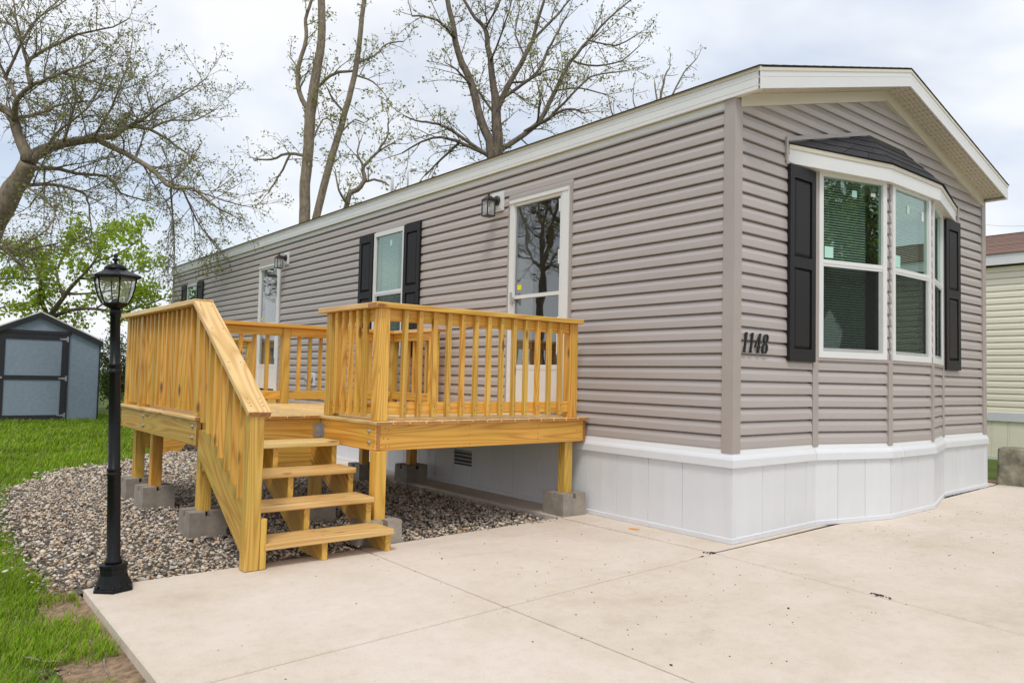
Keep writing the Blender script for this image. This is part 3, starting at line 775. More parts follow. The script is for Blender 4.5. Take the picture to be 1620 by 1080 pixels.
# dryer vent on the wall
v_ = wbox(WL, [(7.12, 7.32, 0.015, 0.035, 0.985, 1.18)], 'dryer_vent', 'white_trim', house)
tube('vent_hood', [(-0.03, 7.22, 1.10), (-0.075, 7.22, 1.09), (-0.10, 7.22, 1.04)], [0.06, 0.062, 0.05], 'sash_grey', v_, 12)

# ------------------------------------------------------------------ windows, shutters, doors
def window(wl, s0, s1, z0, z1, zm, parent, screen=True, stickers=(), blind_span=(0.0, 1.0), out=0.0, fw=0.046):
    o0, o1 = out-0.02, out+0.034
    fr = wbox(wl, [(s0, s1, o0, o1, z1-fw*1.15, z1), (s0, s1, o0, o1, z0, z0+fw*1.15), (s0, s0+fw, o0, o1-0.0005, z0+fw*1.15, z1-fw*1.15), (s1-fw, s1, o0, o1-0.0005, z0+fw*1.15, z1-fw*1.15)], 'window', 'white_trim', parent)
    a0, a1, b0, b1 = s0+fw, s1-fw, z0+fw*1.15, z1-fw*1.15
    wbox(wl, [(a0, a1, out-0.01, out+0.027, zm-0.028, zm+0.028), (a0, a1, out-0.01, out+0.031, zm-0.006, zm+0.004)], 'meeting_rail', 'white_trim', fr)
    wbox(wl, [(a0, a1, out+0.006, out+0.010, zm+0.028, b1)], 'pane', 'window_glass', fr)
    wbox(wl, [(a0, a1, out+0.002, out+0.006, b0, zm-0.028)], 'pane', 'window_glass', fr)
    if screen:
        q = 0.022
        wbox(wl, [(a0, a0+q*0.6, out+0.012, out+0.022, b0, zm-0.028), (a1-q*1.8, a1, out+0.012, out+0.022, b0, zm-0.028), (a0+q*0.6, a1-q*1.8, out+0.012, out+0.022, b0, b0+q*1.3)], 'screen_frame', 'sash_grey', fr)
        wbox(wl, [(a0+q*0.6, a1-q*1.8, out+0.016, out+0.0165, b0+q*1.3, zm-0.028)], 'insect_screen', 'insect_screen', fr)
    for (u0, u1, y0, y1, mm) in stickers:
        wbox(wl, [(a0+(a1-a0)*u0, a0+(a1-a0)*u1, out+0.0105, out+0.0115, b0+(b1-b0)*y0, b0+(b1-b0)*y1)], 'sticker', mm, fr)
    # horizontal blind behind the glass
    V, F = [], []
    z = b0-0.02; c0, c1 = a0+0.02+(a1-a0-0.04)*blind_span[0], a0+0.02+(a1-a0-0.04)*blind_span[1]
    while z < b1:
        k = len(V)
        for a_ in (c0, c1):
            V += [(a_, out-0.075, z+0.0085), (a_, out-0.0645, z+0.0045), (a_, out-0.054, z-0.0085)]
        F += [(k, k+1, k+4, k+3), (k+1, k+2, k+5, k+4)]
        z += 0.0225
    for a_ in (c0+0.12, (c0+c1)/2, c1-0.12):
        k = len(V); V += [(a_-0.001, out-0.052, b0), (a_+0.001, out-0.052, b0), (a_+0.001, out-0.052, b1), (a_-0.001, out-0.052, b1)]; F.append((k, k+1, k+2, k+3))
    wmesh(wl, V, F, 'blind', 'blind', fr)
    return fr
def shutter(wl, s0, s1, z0, z1, parent, zm=None):
    o0, o1 = 0.020, 0.048; st = 0.062; zm = z0+(z1-z0)*0.505 if zm is None else zm
    sh = wbox(wl, [(s0, s0+st, o0, o1, z0, z1), (s1-st, s1, o0, o1, z0, z1), (s0+st, s1-st, o0, o1, z0, z0+0.10), (s0+st, s1-st, o0, o1, z1-0.10, z1), (s0+st, s1-st, o0, o1, zm-0.045, zm+0.045), (s0+st, s1-st, o0, o0+0.008, z0+0.10, z1-0.10)], 'shutter', 'black_shutter', parent)
    for (p0, p1) in ((z0+0.10, zm-0.045), (zm+0.045, z1-0.10)):
        a, b_ = s0+st+0.004, s1-st-0.004; e = 0.026; c, d = p0+0.004, p1-0.004
        V = [(a, o0+0.009, c), (b_, o0+0.009, c), (b_, o0+0.009, d), (a, o0+0.009, d), (a+e, o1-0.004, c+e), (b_-e, o1-0.004, c+e), (b_-e, o1-0.004, d-e), (a+e, o1-0.004, d-e)]
        wmesh(wl, V, [(4, 5, 6, 7), (0, 1, 5, 4), (1, 2, 6, 5), (2, 3, 7, 6), (3, 0, 4, 7)][::1], 'raised_panel', 'black_shutter', sh)
    return sh
# bay
bayw = []
for i in range(3):
    a, b_ = np.array(BAYF[i]), np.array(BAYF[i+1]); u = (b_-a)/np.linalg.norm(b_-a)
    bayw.append((Wall(a, u, (u[1], -u[0])), np.linalg.norm(b_-a)))
for i, (wl, L) in enumerate(bayw):
    clad(wl, 0.02, L-0.02, 1.372, [], 'siding', house)
    wbox(wl, [(-0.004, L+0.004, -0.03, 0.030, 1.372, 1.398)], 'bay_sill', 'tan_trim', house)
    w0, w1 = 0.035, L-0.045
    clad(wl, 0.012, w0, 2.99, [], 'siding', house, zb=Z0+7*CS+0.004); clad(wl, w1, L-0.012, 2.99, [], 'siding', house, zb=Z0+7*CS+0.004)
    stk = [[(0.50, 0.58, 0.905, 0.945, 'mint_sticker'), (0.05, 0.19, 0.535, 0.60, 'mint_sticker'), (0.82, 0.90, 0.925, 0.945, 'white_trim')], [(0.40, 0.47, 0.88, 0.93, 'mint_sticker'), (0.02, 0.2, 0.53, 0.60, 'mint_sticker'), (0.84, 0.90, 0.86, 0.92, 'white_trim')], []][i]
    window(wl, w0, w1, 1.398, 2.985, 2.195, house, True, stk, (0, 1) if i != 0 else (0.0, 0.86))
for i, q in enumerate(BAYF):
    wdt = 0.030 if i in (1, 2) else 0.034
    n_ = np.array([(-0.14, -0.99), (-0.14, -0.99), (0.14, -0.99), (0.14, -0.99)][i]); u_ = np.array([-n_[1], n_[0]]); wl = Wall(q, u_, n_)
    top = 1.372 if i in (1, 2) else 2.96
    wbox(wl, [(-wdt, wdt, -0.012, 0.030, 0.66, top)], 'bay_trim', 'tan_trim', house)
shutter(WF, 0.70, 1.09, 1.355, 2.94, house); shutter(WF, 3.695, 4.06, 1.355, 2.94, house)
# bay roof: fascia, drip edge, soffit, hip shingles, flashing
RF = [(0.715, -0.018), (1.87, -0.305), (2.90, -0.305), (4.015, -0.018)]
brf = sweep('bay_roof', RF, [(-0.018, 2.952), (0.0, 2.952), (0.0, 3.068), (-0.018, 3.068)], 'white_trim', house)
sweep('bay_drip_edge', RF, [(-0.02, 3.069), (0.008, 3.069), (0.012, 3.100), (-0.02, 3.100)], 'cream_trim', brf)
mesh_obj('bay_soffit', [(0.74, -0.021, 2.958), (1.875, -0.29, 2.958), (2.895, -0.29, 2.958), (3.99, -0.021, 2.958), (3.66, 0.05, 2.958), (1.12, 0.05, 2.958)], [(0, 1, 2, 3, 4, 5)], 'cream_trim', brf)
apex = [(2.04, -0.022, 3.455), (2.73, -0.022, 3.455)]
ev = [(0.685, -0.0225, 3.105), (1.86, -0.325, 3.105), (2.91, -0.325, 3.105), (4.045, -0.0225, 3.105)]
faces3 = [(ev[0], ev[1], apex[0], apex[0]), (ev[1], ev[2], apex[1], apex[0]), (ev[2], ev[3], apex[1], apex[1])]
for fi, (a, b_, c, d) in enumerate(faces3):
    a, b_, c, d = map(Vector, (a, b_, c, d))
    nrm = (b_-a).cross(d-a).normalized()
    if nrm.y > 0: nrm = -nrm
    mesh_obj('roof_board', [a, b_, c] if (c-d).length < 1e-6 else [a, b_, c, d], [tuple(range(3 if (c-d).length < 1e-6 else 4))], 'black_shingle', brf)
    rows = 4
    for r_ in range(rows):
        t0, t1 = r_/rows, min(1, (r_+1)/rows+0.05)
        l0, r0, l1, r1 = a.lerp(d, t0), b_.lerp(c, t0), a.lerp(d, t1), b_.lerp(c, t1)
        nt = max(1, int((r0-l0).length/0.26))
        for k in range(nt):
            f0, f1 = k/nt+(0.0 if k == 0 else 0.004), (k+1)/nt-0.004
            sh = ((r_ % 2)*0.5/nt) if 0 < k else 0; 
            q0, q1, q2, q3 = l0.lerp(r0, f0+sh*(k > 0)), l0.lerp(r0, min(1, f1+((r_ % 2)*0.5/nt if k < nt-1 else 0))), l1.lerp(r1, min(1, f1+((r_ % 2)*0.5/nt if k < nt-1 else 0))), l1.lerp(r1, f0+sh*(k > 0))
            lift = nrm*0.010; li2 = nrm*0.003
            Vv = [q0+nrm*0.001, q1+nrm*0.001, q1+lift, q0+lift, q3+li2, q2+li2]
            mesh_obj('shingle', Vv, [(0, 1, 2, 3), (3, 2, 5, 4), (0, 3, 4), (1, 5, 2)], 'black_shingle', brf)
def rakebar(p, q, h, name, mat):
    bar(name, p, q, h, 0.016, mat, brf, (0, 0, 1))
rakebar((0.672, -0.026, 3.135), (2.03, -0.026, 3.480), 0.034, 'bay_flashing', 'tan_trim')
rakebar((2.03, -0.0262, 3.481), (2.74, -0.0262, 3.481), 0.034, 'bay_flashing', 'tan_trim')
rakebar((2.74, -0.026, 3.480), (4.05, -0.026, 3.135), 0.034, 'bay_flashing', 'tan_trim')
bar('bay_flashing', (0.675, -0.026, 2.945), (0.675, -0.026, 3.14), 0.030, 0.018, 'tan_trim', brf, (1, 0, 0))
bar('bay_flashing', (4.05, -0.026, 2.945), (4.05, -0.026, 3.13), 0.030, 0.018, 'tan_trim', brf, (1, 0, 0))
bar('bay_flashing', (0.66, -0.026, 2.945), (1.13, -0.026, 2.945), 0.022, 0.016, 'tan_trim', brf, (0, 0, 1))
bar('bay_flashing', (3.66, -0.026, 2.945), (4.06, -0.026, 2.945), 0.022, 0.016, 'tan_trim', brf, (0, 0, 1))
# long-side windows + shutters
window(WL, 4.69, 5.45, 1.40, 3.0, 2.205, house, True, [(0.42, 0.50, 0.90, 0.95, 'mint_sticker')], (0.35, 1.0))
shutter(WL, 4.315, 4.68, 1.40, 3.0, house); shutter(WL, 5.46, 5.83, 1.40, 3.0, house)
window(WL, 12.93, 13.63, 1.40, 2.985, 2.2, house, True, [], (0, 1))
shutter(WL, 12.53, 12.92, 1.40, 2.985, house); shutter(WL, 13.64, 14.0, 1.40, 2.985, house)
# storm doors
def storm_door(y0, y1, parent):
    zt = 2.972; wj = (y1-y0)
    dr = wbox(WL, [(y0+0.035, y0+0.125, -0.03, 0.040, 0.875, zt-0.05), (y1-0.095, y1-0.035, -0.03, 0.036, 0.875, zt-0.05), (y0+0.035, y1-0.035, -0.03, 0.048, zt-0.05, zt-0.018)], 'storm_door', 'white_trim', parent)
    for (a, b_, c, d) in ((y0, y0+0.035, 0.875, zt+0.013), (y1-0.035, y1, 0.875, zt+0.013), (y0+0.035, y1-0.035, zt-0.018, zt+0.013)):
        wbox(WL, [(a, b_, -0.02, 0.028, c, d)], 'door_casing', 'tan_trim', dr)
    g0, g1 = y0+0.125, y1-0.095
    wbox(WL, [(g0, g0+0.035, -0.012, 0.028, 0.90, zt-0.05), (g1-0.012, g1, -0.012, 0.028, 0.90, zt-0.05), (g0+0.035, g1-0.012, -0.012, 0.028, zt-0.082, zt-0.05), (g0+0.035, g1-0.012, -0.012, 0.026, 1.955, 1.99), (g0+0.035, g1-0.012, -0.012, 0.026, 1.255, 1.30)], 'door_frame', 'white_trim', dr)
    wbox(WL, [(g0+0.035, g1-0.012, -0.012, 0.022, 0.90, 1.2549)], 'kick_panel', 'white_trim', dr)
    gm = (g0+g1)/2
    wbox(WL, [(g0+0.035, g1-0.012, 0.004, 0.008, 1.99, zt-0.082)], 'pane', 'door_glass', dr)
    wbox(WL, [(g0+0.035, g1-0.012, 0.000, 0.004, 1.30, 1.955)], 'pane', 'door_glass', dr)
    wbox(WL, [(g1-0.115, g1-0.050, 0.0085, 0.0095, 2.045, 2.095)], 'sticker', 'yellow_sticker', dr)
    wbox(WL, [(g0+0.035, g0+0.05, 0.024, 0.034, 1.40, 1.75), (g0+0.036, g0+0.05, 0.024, 0.034, 2.25, 2.38), (g0+0.036, g0+0.05, 0.024, 0.034, 2.74, 2.86)], 'hinge', 'white_trim', dr)
    wbox(WL, [(g1-0.022, g1-0.008, 0.028, 0.06, 1.92, 1.97), (g1-0.025, g1-0.005, 0.055, 0.07, 1.90, 2.02)], 'handle', 'sash_grey', dr)
    wbox(WL, [(y0+0.035, y1-0.035, -0.07, 0.045, 0.845, 0.875)], 'threshold', 'galvanised', dr)
    return dr
storm_door(1.72, 2.66, house); storm_door(8.52, 9.50, house)
# inner edge of the open house door seen through the glass
block('inner_door', 0.075, 0.27, 2.60, 2.645, 0.81, 2.92, 'white_trim', house)
block('inner_door', 0.075, 0.27, 9.38, 9.425, 0.81, 2.92, 'white_trim', house)

# house number, italic strokes
num = thing('house_number', (0.27, -0.03, 1.40), 'black italic metal house number 1148 on the taupe gable siding', 'house number')
def stroke(pts, wd):
    pts = np.array(pts, float); n = len(pts); L_, R_ = [], []
    for i in range(n):
        tg = pts[min(i+1, n-1)]-pts[max(i-1, 0)]; tg /= np.linalg.norm(tg); nn = np.array([-tg[1], tg[0]]); w_ = wd[i] if not np.isscalar(wd) else wd
        L_.append(pts[i]+nn*w_/2); R_.append(pts[i]-nn*w_/2)
    return L_, R_
def digit(strokes, x, s=0.150):
    V, F = [], []
    for pts, wd in strokes:
        L_, R_ = stroke(pts, wd); n = len(L_); k = len(V)
        for o_ in (0.040, 0.028):
            for q in L_+R_: V.append((x+s*(q[0]+0.20*q[1]), o_, 1.400+s*q[1]))
        m_ = 2*n
        for i in range(n-1):
            F += [(k+i, k+n+i, k+n+i+1, k+i+1), (k+i, k+i+1, k+m_+i+1, k+m_+i), (k+n+i, k+m_+n+i, k+m_+n+i+1, k+n+i+1)]
        F += [(k, k+m_, k+m_+n, k+n), (k+n-1, k+2*n-1, k+m_+2*n-1, k+m_+n-1)]
    fix_normals(wmesh(WF, V, F, 'digit', 'number_black', num))
one = [([(0.17, 0.0), (0.17, 1.0)], 0.115), ([(0.03, 0.02), (0.31, 0.02)], 0.04), ([(0.15, 0.97), (0.02, 0.86)], [0.10, 0.04])]
four = [([(0.36, 0.0), (0.36, 1.0)], 0.11), ([(0.36, 0.99), (0.02, 0.34)], 0.045), ([(0.0, 0.32), (0.52, 0.32)], 0.06), ([(0.26, 0.02), (0.46, 0.02)], 0.04)]
def ell(cx_, cy_, rx, ry, n=20): return [(cx_+rx*math.cos(2*math.pi*k/n), cy_+ry*math.sin(2*math.pi*k/n)) for k in range(n+1)]
def ew(n=20, a=0.115, b_=0.045): return [b_+(a-b_)*abs(math.cos(2*math.pi*k/n)) for k in range(n+1)]
eight = [(ell(0.25, 0.25, 0.20, 0.24), ew()), (ell(0.25, 0.75, 0.16, 0.22), ew(20, 0.10, 0.045))]
digit(one, 0.075); digit(one, 0.155); digit(four, 0.225); digit(eight, 0.325)

# ------------------------------------------------------------------ wall lanterns
def wall_lantern(y, label):
    z = 2.985; r = thing('wall_lantern', (-0.02, y, z-0.12), label, 'wall lamp', 'lanterns beside the side doors')
    wbox(WL, [(y-0.095, y+0.095, 0.017, 0.034, 2.885, 3.085), (y-0.075, y+0.075, 0.034, 0.038, 2.905, 3.065)], 'mounting_plate', 'white_trim', r)
    tube('back_plate', [(-0.038, y, z+0.01), (-0.056, y, z+0.01), (-0.062, y, z+0.01)], [0.052, 0.050, 0.03], 'bronze', r, 16)
    tube('arm', [(-0.058, y, z+0.01), (-0.09, y, z+0.028), (-0.13, y, z+0.03), (-0.16, y, z+0.015)], 0.011, 'bronze', r, 8)
    cx_, cz = -0.15, z-0.105; wd = 0.047
    lathe('lantern_cap', [(wd*1.55, 0.105), (wd*1.55, 0.112), (0.03, 0.145), (0.012, 0.15), (0.012, 0.17), (0.006, 0.185)], (cx_, y, cz), 'bronze', r, 4, False, math.pi/4)
    fr = []
    for sx in (-1, 1):
        for sy in (-1, 1): fr.append((cx_+sx*wd-0.005, cx_+sx*wd+0.005, y+sy*wd-0.005, y+sy*wd+0.005, cz-0.065, cz+0.105))
    for zz in (cz-0.065, cz+0.09):
        fr += [(cx_-wd+0.005, cx_+wd-0.005, y-wd-0.004, y-wd+0.004, zz, zz+0.01), (cx_-wd+0.005, cx_+wd-0.005, y+wd-0.004, y+wd+0.004, zz, zz+0.01), (cx_-wd-0.004, cx_-wd+0.004, y-wd+0.005, y+wd-0.005, zz, zz+0.01), (cx_+wd-0.004, cx_+wd+0.004, y-wd+0.005, y+wd-0.005, zz, zz+0.01)]
    fr.append((cx_-wd+0.004, cx_+wd-0.004, y-wd+0.004, y+wd-0.004, cz-0.066, cz-0.060))
    multi_box('cage', fr, 'bronze', r)
    for sx in (-1, 1):
        multi_box('pane', [(cx_+sx*wd-0.001, cx_+sx*wd+0.001, y-wd+0.006, y+wd-0.006, cz-0.054, cz+0.089)], 'lamp_glass', r)
        multi_box('pane', [(cx_-wd+0.006, cx_+wd-0.006, y+sx*wd-0.001, y+sx*wd+0.001, cz-0.054, cz+0.089)], 'lamp_glass', r)
    lathe('bulb', [(0.012, 0.0), (0.014, 0.03), (0.026, 0.065), (0.022, 0.09), (0.006, 0.1)], (cx_, y, cz-0.058), 'pipe_white', r, 12)
    return r
wall_lantern(2.84, 'bronze square lantern on the wall beside the nearer storm door')
wall_lantern(8.33, 'bronze square lantern on the wall beside the farther storm door')

# ================================================================== DECK
DK = 0.84; XL, XM, XR = -3.125, -2.155, -0.035; YF, YN, YB = 1.44, 2.335, 4.68; CT = 1.69
deck = thing('wooden_deck', (-1.6, 3.0, 0.0), 'raised golden pine deck with railings and four open stairs beside the mobile home', 'deck')
E4 = 0.089
def lumber(name, p0, p1, wdt, th, side, mat='wood', parent=None, bev=0.004):
    return bar(name, p0, p1, wdt, th, mat, parent or deck, side, bev, 'wood_end')
# decking, boards along Y
def decking(x0, x1, y0, y1):
    n = round((x1-x0)/0.1445); w_ = (x1-x0)/n
    for i in range(n):
        xc = x0+(i+0.5)*w_; e = random.uniform(-0.004, 0.004)
        lumber('deck_board', (xc, y0+e, DK-0.0135+random.uniform(-0.001, 0.001)), (xc, y1+e, DK-0.0135), w_-0.005, 0.027, (1, 0, 0), 'wood_pale', bev=0.005)
decking(XL, XM-0.0, YN, YB); decking(XM, XR, YF, YB)
RZ0, RZ1 = 0.629, 0.8125; rz = (RZ0+RZ1)/2; rh = RZ1-RZ0
def rim(p, q, side=(0, 0, 1), name='rim_joist'):
    return lumber(name, (*p, rz), (*q, rz), rh, 0.038, (0, 0, 1))
r_front = rim((-2.095, 1.489), (-0.085, 1.489))
r_side = rim((-2.115, 1.470), (-2.115, 2.40))
r_notch = rim((-3.055, 2.382), (-2.136, 2.382))
r_left = rim((-3.085, 2.350), (-3.085, 4.66))
rim((-3.065, 4.641), (-0.08, 4.641)); r_wall = rim((-0.064, 1.475), (-0.064, 4.66))
for x in (-2.7, -2.3, -1.75, -1.3, -0.85, -0.45):
    lumber('joist', (x, 2.41 if x < -2.2 else 1.512, rz), (x, 4.62, rz), rh, 0.038, (0, 0, 1), bev=0)
def bolt(p, parent, nrm):
    p = Vector(p); n_ = Vector(nrm); tube('bolt', [p, p+n_*0.004, p+n_*0.0041, p+n_*0.012], [0.016, 0.016, 0.010, 0.009], 'galvanised', parent, 10)
for y, par in ((3.83, r_left), (2.42, r_left)):
    for z in (0.765, 0.685): bolt((-3.1045, y, z), par, (-1, 0, 0))
for z in (0.765, 0.685): bolt((-2.1345, 1.56, z), r_side, (-1, 0, 0))
hg = multi_box('joist_hanger', [(-2.20, -2.137, 2.358, 2.3625, 0.665, 0.775), (-2.1375, -2.1355, 2.30, 2.362, 0.665, 0.775)], 'galvanised', r_notch)
# support posts down to the blocks
BLK = [(-0.215, 1.55), (-2.09, 1.50), (-2.985, 2.50), (-2.965, 3.92), (-2.96, 4.55), (-0.30, 3.95), (-0.55, 4.58), (-2.05, 2.62)]
for x, y in BLK:
    lumber('support_post', (x, y, 0.135), (x, y, RZ0-0.0005 if not (x, y) in ((-2.965, 3.92),) else RZ0+0.15), E4, E4, (1, 0, 0))
lumber('cleat', (-3.00, 2.435, 0.47), (-3.00, 2.435, 0.628), 0.09, 0.036, (1, 0, 0))
lumber('cleat', (-3.00, 2.4315, 0.632), (-3.00, 2.4315, 0.79), 0.09, 0.030, (1, 0, 0))
# railings
PT = CT-0.0385
def rpost(x, y, h=PT): return lumber('railing_post', (x, y, DK+0.0005), (x, y, h), E4, E4, (1, 0, 0))
def baluster(x, y, z0, z1): return lumber('baluster', (x, y, z0), (x, y, z1), 0.036, 0.036, (1, 0, 0), bev=0.002)
TR, BR = 1.6065, 0.930
def rails(p, q):
    lumber('top_rail', (*p, TR), (*q, TR), E4, 0.036, (0, 0, 1)); lumber('bottom_rail', (*p, BR), (*q, BR), E4, 0.036, (0, 0, 1))
# front rail
rpost(-2.085, 1.515); rpost(-0.205, 1.515); rails((-2.04, 1.510), (-0.25, 1.510))
for i in range(13): baluster(-2.04+0.1285*(i+1)-0.003, 1.4735, 0.865, PT-0.001)
# short rail beside the stairs
rpost(-2.085, 2.285); rails((-2.090, 1.560), (-2.090, 2.240))
for i in range(5): baluster(-2.1265, 1.560+0.1135*(i+1), 0.865, PT-0.001)
# left rail
for y in (2.435, 4.10, 4.60): rpost(-3.045, y)
rails((-3.035, 2.48), (-3.035, 4.055)); rails((-3.035, 4.145), (-3.035, 4.555))
for i in range(11): baluster(-3.0715, 2.48+0.1313*(i+1), 0.868, PT-0.001)
for i in range(3): baluster(-3.0715, 4.145+0.1025*(i+1), 0.868, PT-0.001)
# back rail and the return along the wall
for x in (-1.535, -0.19): rpost(x, 4.60)
rails((-3.0, 4.585), (-1.58, 4.585)); rails((-1.49, 4.585), (-0.235, 4.585))
for i in range(9): baluster(-3.0+0.142*(i+1), 4.622, 0.868, PT-0.001)
for i in range(9): baluster(-1.49+0.1255*(i+1), 4.622, 0.868, PT-0.001)
rpost(-0.19, 3.72); rails((-0.205, 3.765), (-0.205, 4.555))
for i in range(5): baluster(-0.168, 3.765+0.1317*(i+1), 0.868, PT-0.001)
# caps
cz = CT-0.019
def cap(p, q, wdt=0.14, mat='wood_pale'): return lumber('rail_cap', p, q, wdt, 0.038, (1, 0, 0) if abs(p[0]-q[0]) < 0.05 else (0, 1, 0), mat, bev=0.005)
cap((-3.075, 2.375, cz), (-3.075, 4.64, cz)); cap((-3.004, 4.57, cz), (-0.12, 4.57, cz), mat='wood')
cap((-0.19, 4.499, cz), (-0.19, 3.60, cz)); cap((-2.105, 1.5735, cz), (-2.105, 2.40, cz)); cap((-2.175, 1.502, cz), (-0.125, 1.502, cz), mat='wood')
# stairs
NOSE = [(1.11, 0.150), (1.39, 0.3225), (1.67, 0.495), (1.95, 0.6675)]
for y, z in NOSE: lumber('stair_tread', (-3.045, y+0.142, z-0.019), (-2.168, y+0.142, z-0.019), 0.284, 0.038, (0, 1, 0), 'wood_pale', bev=0.006)
def stringer(x, name='stringer'):
    prof = [(1.145, 0.002)]
    for y, z in NOSE:
        prof += [(y+0.035, z-0.0385), (y+0.315, z-0.0385)]
    prof += [(2.362, 0.6285), (2.362, 0.50), (1.47, 0.002)]
    # vertical riser cuts follow automatically between consecutive steps
    V = [(x-0.019, y, z) for y, z in prof]+[(x+0.019, y, z) for y, z in prof]; n = len(prof)
    F = [tuple(range(n-1, -1, -1)), tuple(range(n, 2*n))]+[(i, (i+1) % n, n+(i+1) % n, n+i) for i in range(n)]
    o_ = mesh_obj(name, V, F, 'wood', deck); fix_normals(o_)
    # local X along the slope so that the grain runs with the board
    a_ = math.atan2(0.1725, 0.28); R = Matrix.Rotation(math.pi/2, 4, 'Z') @ Matrix.Rotation(-a_, 4, 'Y')
    o_.data.transform(R.inverted()); o_.matrix_basis = o_.matrix_basis @ R
    return o_
stringer(-2.650); stringer(-2.195)
# closed outer stringer on the railing side
prof = [(1.20, 0.002), (1.20, 0.26), (2.345, 0.955*0.635+0.02), (2.345, 0.40), (1.44, 0.002)]
prof = [(1.21, 0.002), (1.21, 0.245), (2.10, 0.745), (2.346, 0.745), (2.346, 0.575), (1.345, 0.002)]
V = [(-3.085, y, z) for y, z in prof]+[(-3.047, y, z) for y, z in prof]; n = len(prof)
o_ = mesh_obj('stringer', V, [tuple(range(n-1, -1, -1)), tuple(range(n, 2*n))]+[(i, (i+1) % n, n+(i+1) % n, n+i) for i in range(n)], 'wood', deck); fix_normals(o_)
a_ = math.atan2(0.1725, 0.28); R = Matrix.Rotation(math.pi/2, 4, 'Z') @ Matrix.Rotation(-a_, 4, 'Y'); o_.data.transform(R.inverted()); o_.matrix_basis = o_.matrix_basis @ R
# landing face board below the rim
lumber('landing_board', (-3.04, 2.379, 0.535), (-2.14, 2.379, 0.535), 0.184, 0.036, (0, 0, 1))
SLP = 0.583
capz = lambda y: 0.952+(y-1.12)*SLP
lumber('newel_post', (-3.122, 1.165, 0.002), (-3.118, 1.165, capz(1.165)-0.058), E4, E4, (1, 0, 0))
lumber('newel_block', (-3.055, 1.165, 0.002), (-3.055, 1.165, 0.30), E4, 0.038, (0, 1, 0))
lumber('stair_cap', (-3.112, 1.105, capz(1.105)-0.022), (-3.078, 2.375, capz(2.375)-0.022), 0.14, 0.038, (1, 0, 0), 'wood_pale', bev=0.005)
lumber('stair_rail', (-3.060, 1.21, capz(1.21)-0.09), (-3.035, 2.39, capz(2.39)-0.09), E4, 0.036, (0, 0, 1))
for i in range(8):
    y = 2.30-0.132*i; baluster(-3.107-0.002*i*0.5, y, 0.30+0.525*(y-1.2), capz(y)-0.052)

# concrete deck blocks with cross slots
def pier(x, y, z, label):
    w_, h, sl = 0.135, 0.19, 0.021
    bm = bmesh.new(); V, F = [], []
    xs = [-w_, -sl, sl, w_]
    me = bpy.data.meshes.new('deck_block'); Vv, Ff = [], []
    def bx_(x0, x1, y0, y1, z0, z1):
        k = len(Vv); Vv.extend([(x0, y0, z0), (x1, y0, z0), (x1, y1, z0), (x0, y1, z0), (x0, y0, z1), (x1, y0, z1), (x1, y1, z1), (x0, y1, z1)])
        Ff.extend([(k, k+3, k+2, k+1), (k+4, k+5, k+6, k+7), (k, k+1, k+5, k+4), (k+1, k+2, k+6, k+5), (k+2, k+3, k+7, k+6), (k+3, k, k+4, k+7)])
    top = h; slot = h-0.045; pocket = 0.047
    # solid as a height map on a 6x6 grid
    g_ = [-w_, -pocket, -sl, sl, pocket, w_]; n = 5
    H = [[top]*n for _ in range(n)]
    for i in range(n):
        for j in range(n):
            if i == 2 or j == 2: H[i][j] = slot
            if 1 <= i <= 3 and 1 <= j <= 3: H[i][j] = h-0.055
    idx = {}
    def vid(p):
        p = tuple(round(c, 5) for c in p)
        if p not in idx: idx[p] = len(Vv); Vv.append(p)
        return idx[p]
    def quad(*ps): Ff.append(tuple(vid(p) for p in ps))
    tap = lambda c, zz: c*(1.0-0.04*zz/h)
    def Pp(cx_, cy_, zz): return (tap(cx_, zz), tap(cy_, zz), zz)
    for i in range(n):
        for j in range(n):
            hh = H[i][j]; x0, x1, y0, y1 = g_[i], g_[i+1], g_[j], g_[j+1]
            quad(Pp(x0, y0, hh), Pp(x1, y0, hh), Pp(x1, y1, hh), Pp(x0, y1, hh))
            for di, dj, a, b_ in ((1, 0, (x1, y0), (x1, y1)), (-1, 0, (x0, y1), (x0, y0)), (0, 1, (x1, y1), (x0, y1)), (0, -1, (x0, y0), (x1, y0))):
                ii, jj = i+di, j+dj; h2 = H[ii][jj] if 0 <= ii < n and 0 <= jj < n else 0.0
                if h2 < hh-1e-6: quad(Pp(*a, h2), Pp(*b_, h2), Pp(*b_, hh), Pp(*a, hh))
    me.from_pydata(Vv, [], Ff); me.update(); me.materials.append(MATS['block_concrete'])
    b2 = bmesh.new(); b2.from_mesh(me)
    bmesh.ops.recalc_face_normals(b2, faces=b2.faces)
    b2.to_mesh(me); b2.free()
    o_ = bpy.data.objects.new('deck_block', me); o_.location = (x, y, z); o_.rotation_euler[2] = random.uniform(-0.04, 0.04); COL.objects.link(o_)
    return tag(o_, label, 'concrete block', 'concrete blocks under the deck posts')
BLAB = ['grey slotted concrete block under the deck post nearest the white skirting', 'grey concrete block behind the bottom stair tread under the front deck corner', 'grey slotted concrete block on gravel under the post at the top of the stairs',
        'grey slotted concrete block second from the far left corner of the deck', 'grey concrete block under the far left corner post of the deck', 'dark concrete block deep under the deck against the skirting',
        'dark concrete block at the back edge under the deck', 'concrete block in shade seen between the stair treads']
for (x, y), lb in zip(BLK, BLAB): pier(x, y, 0.0 if x > -0.37 else -0.04, lb)

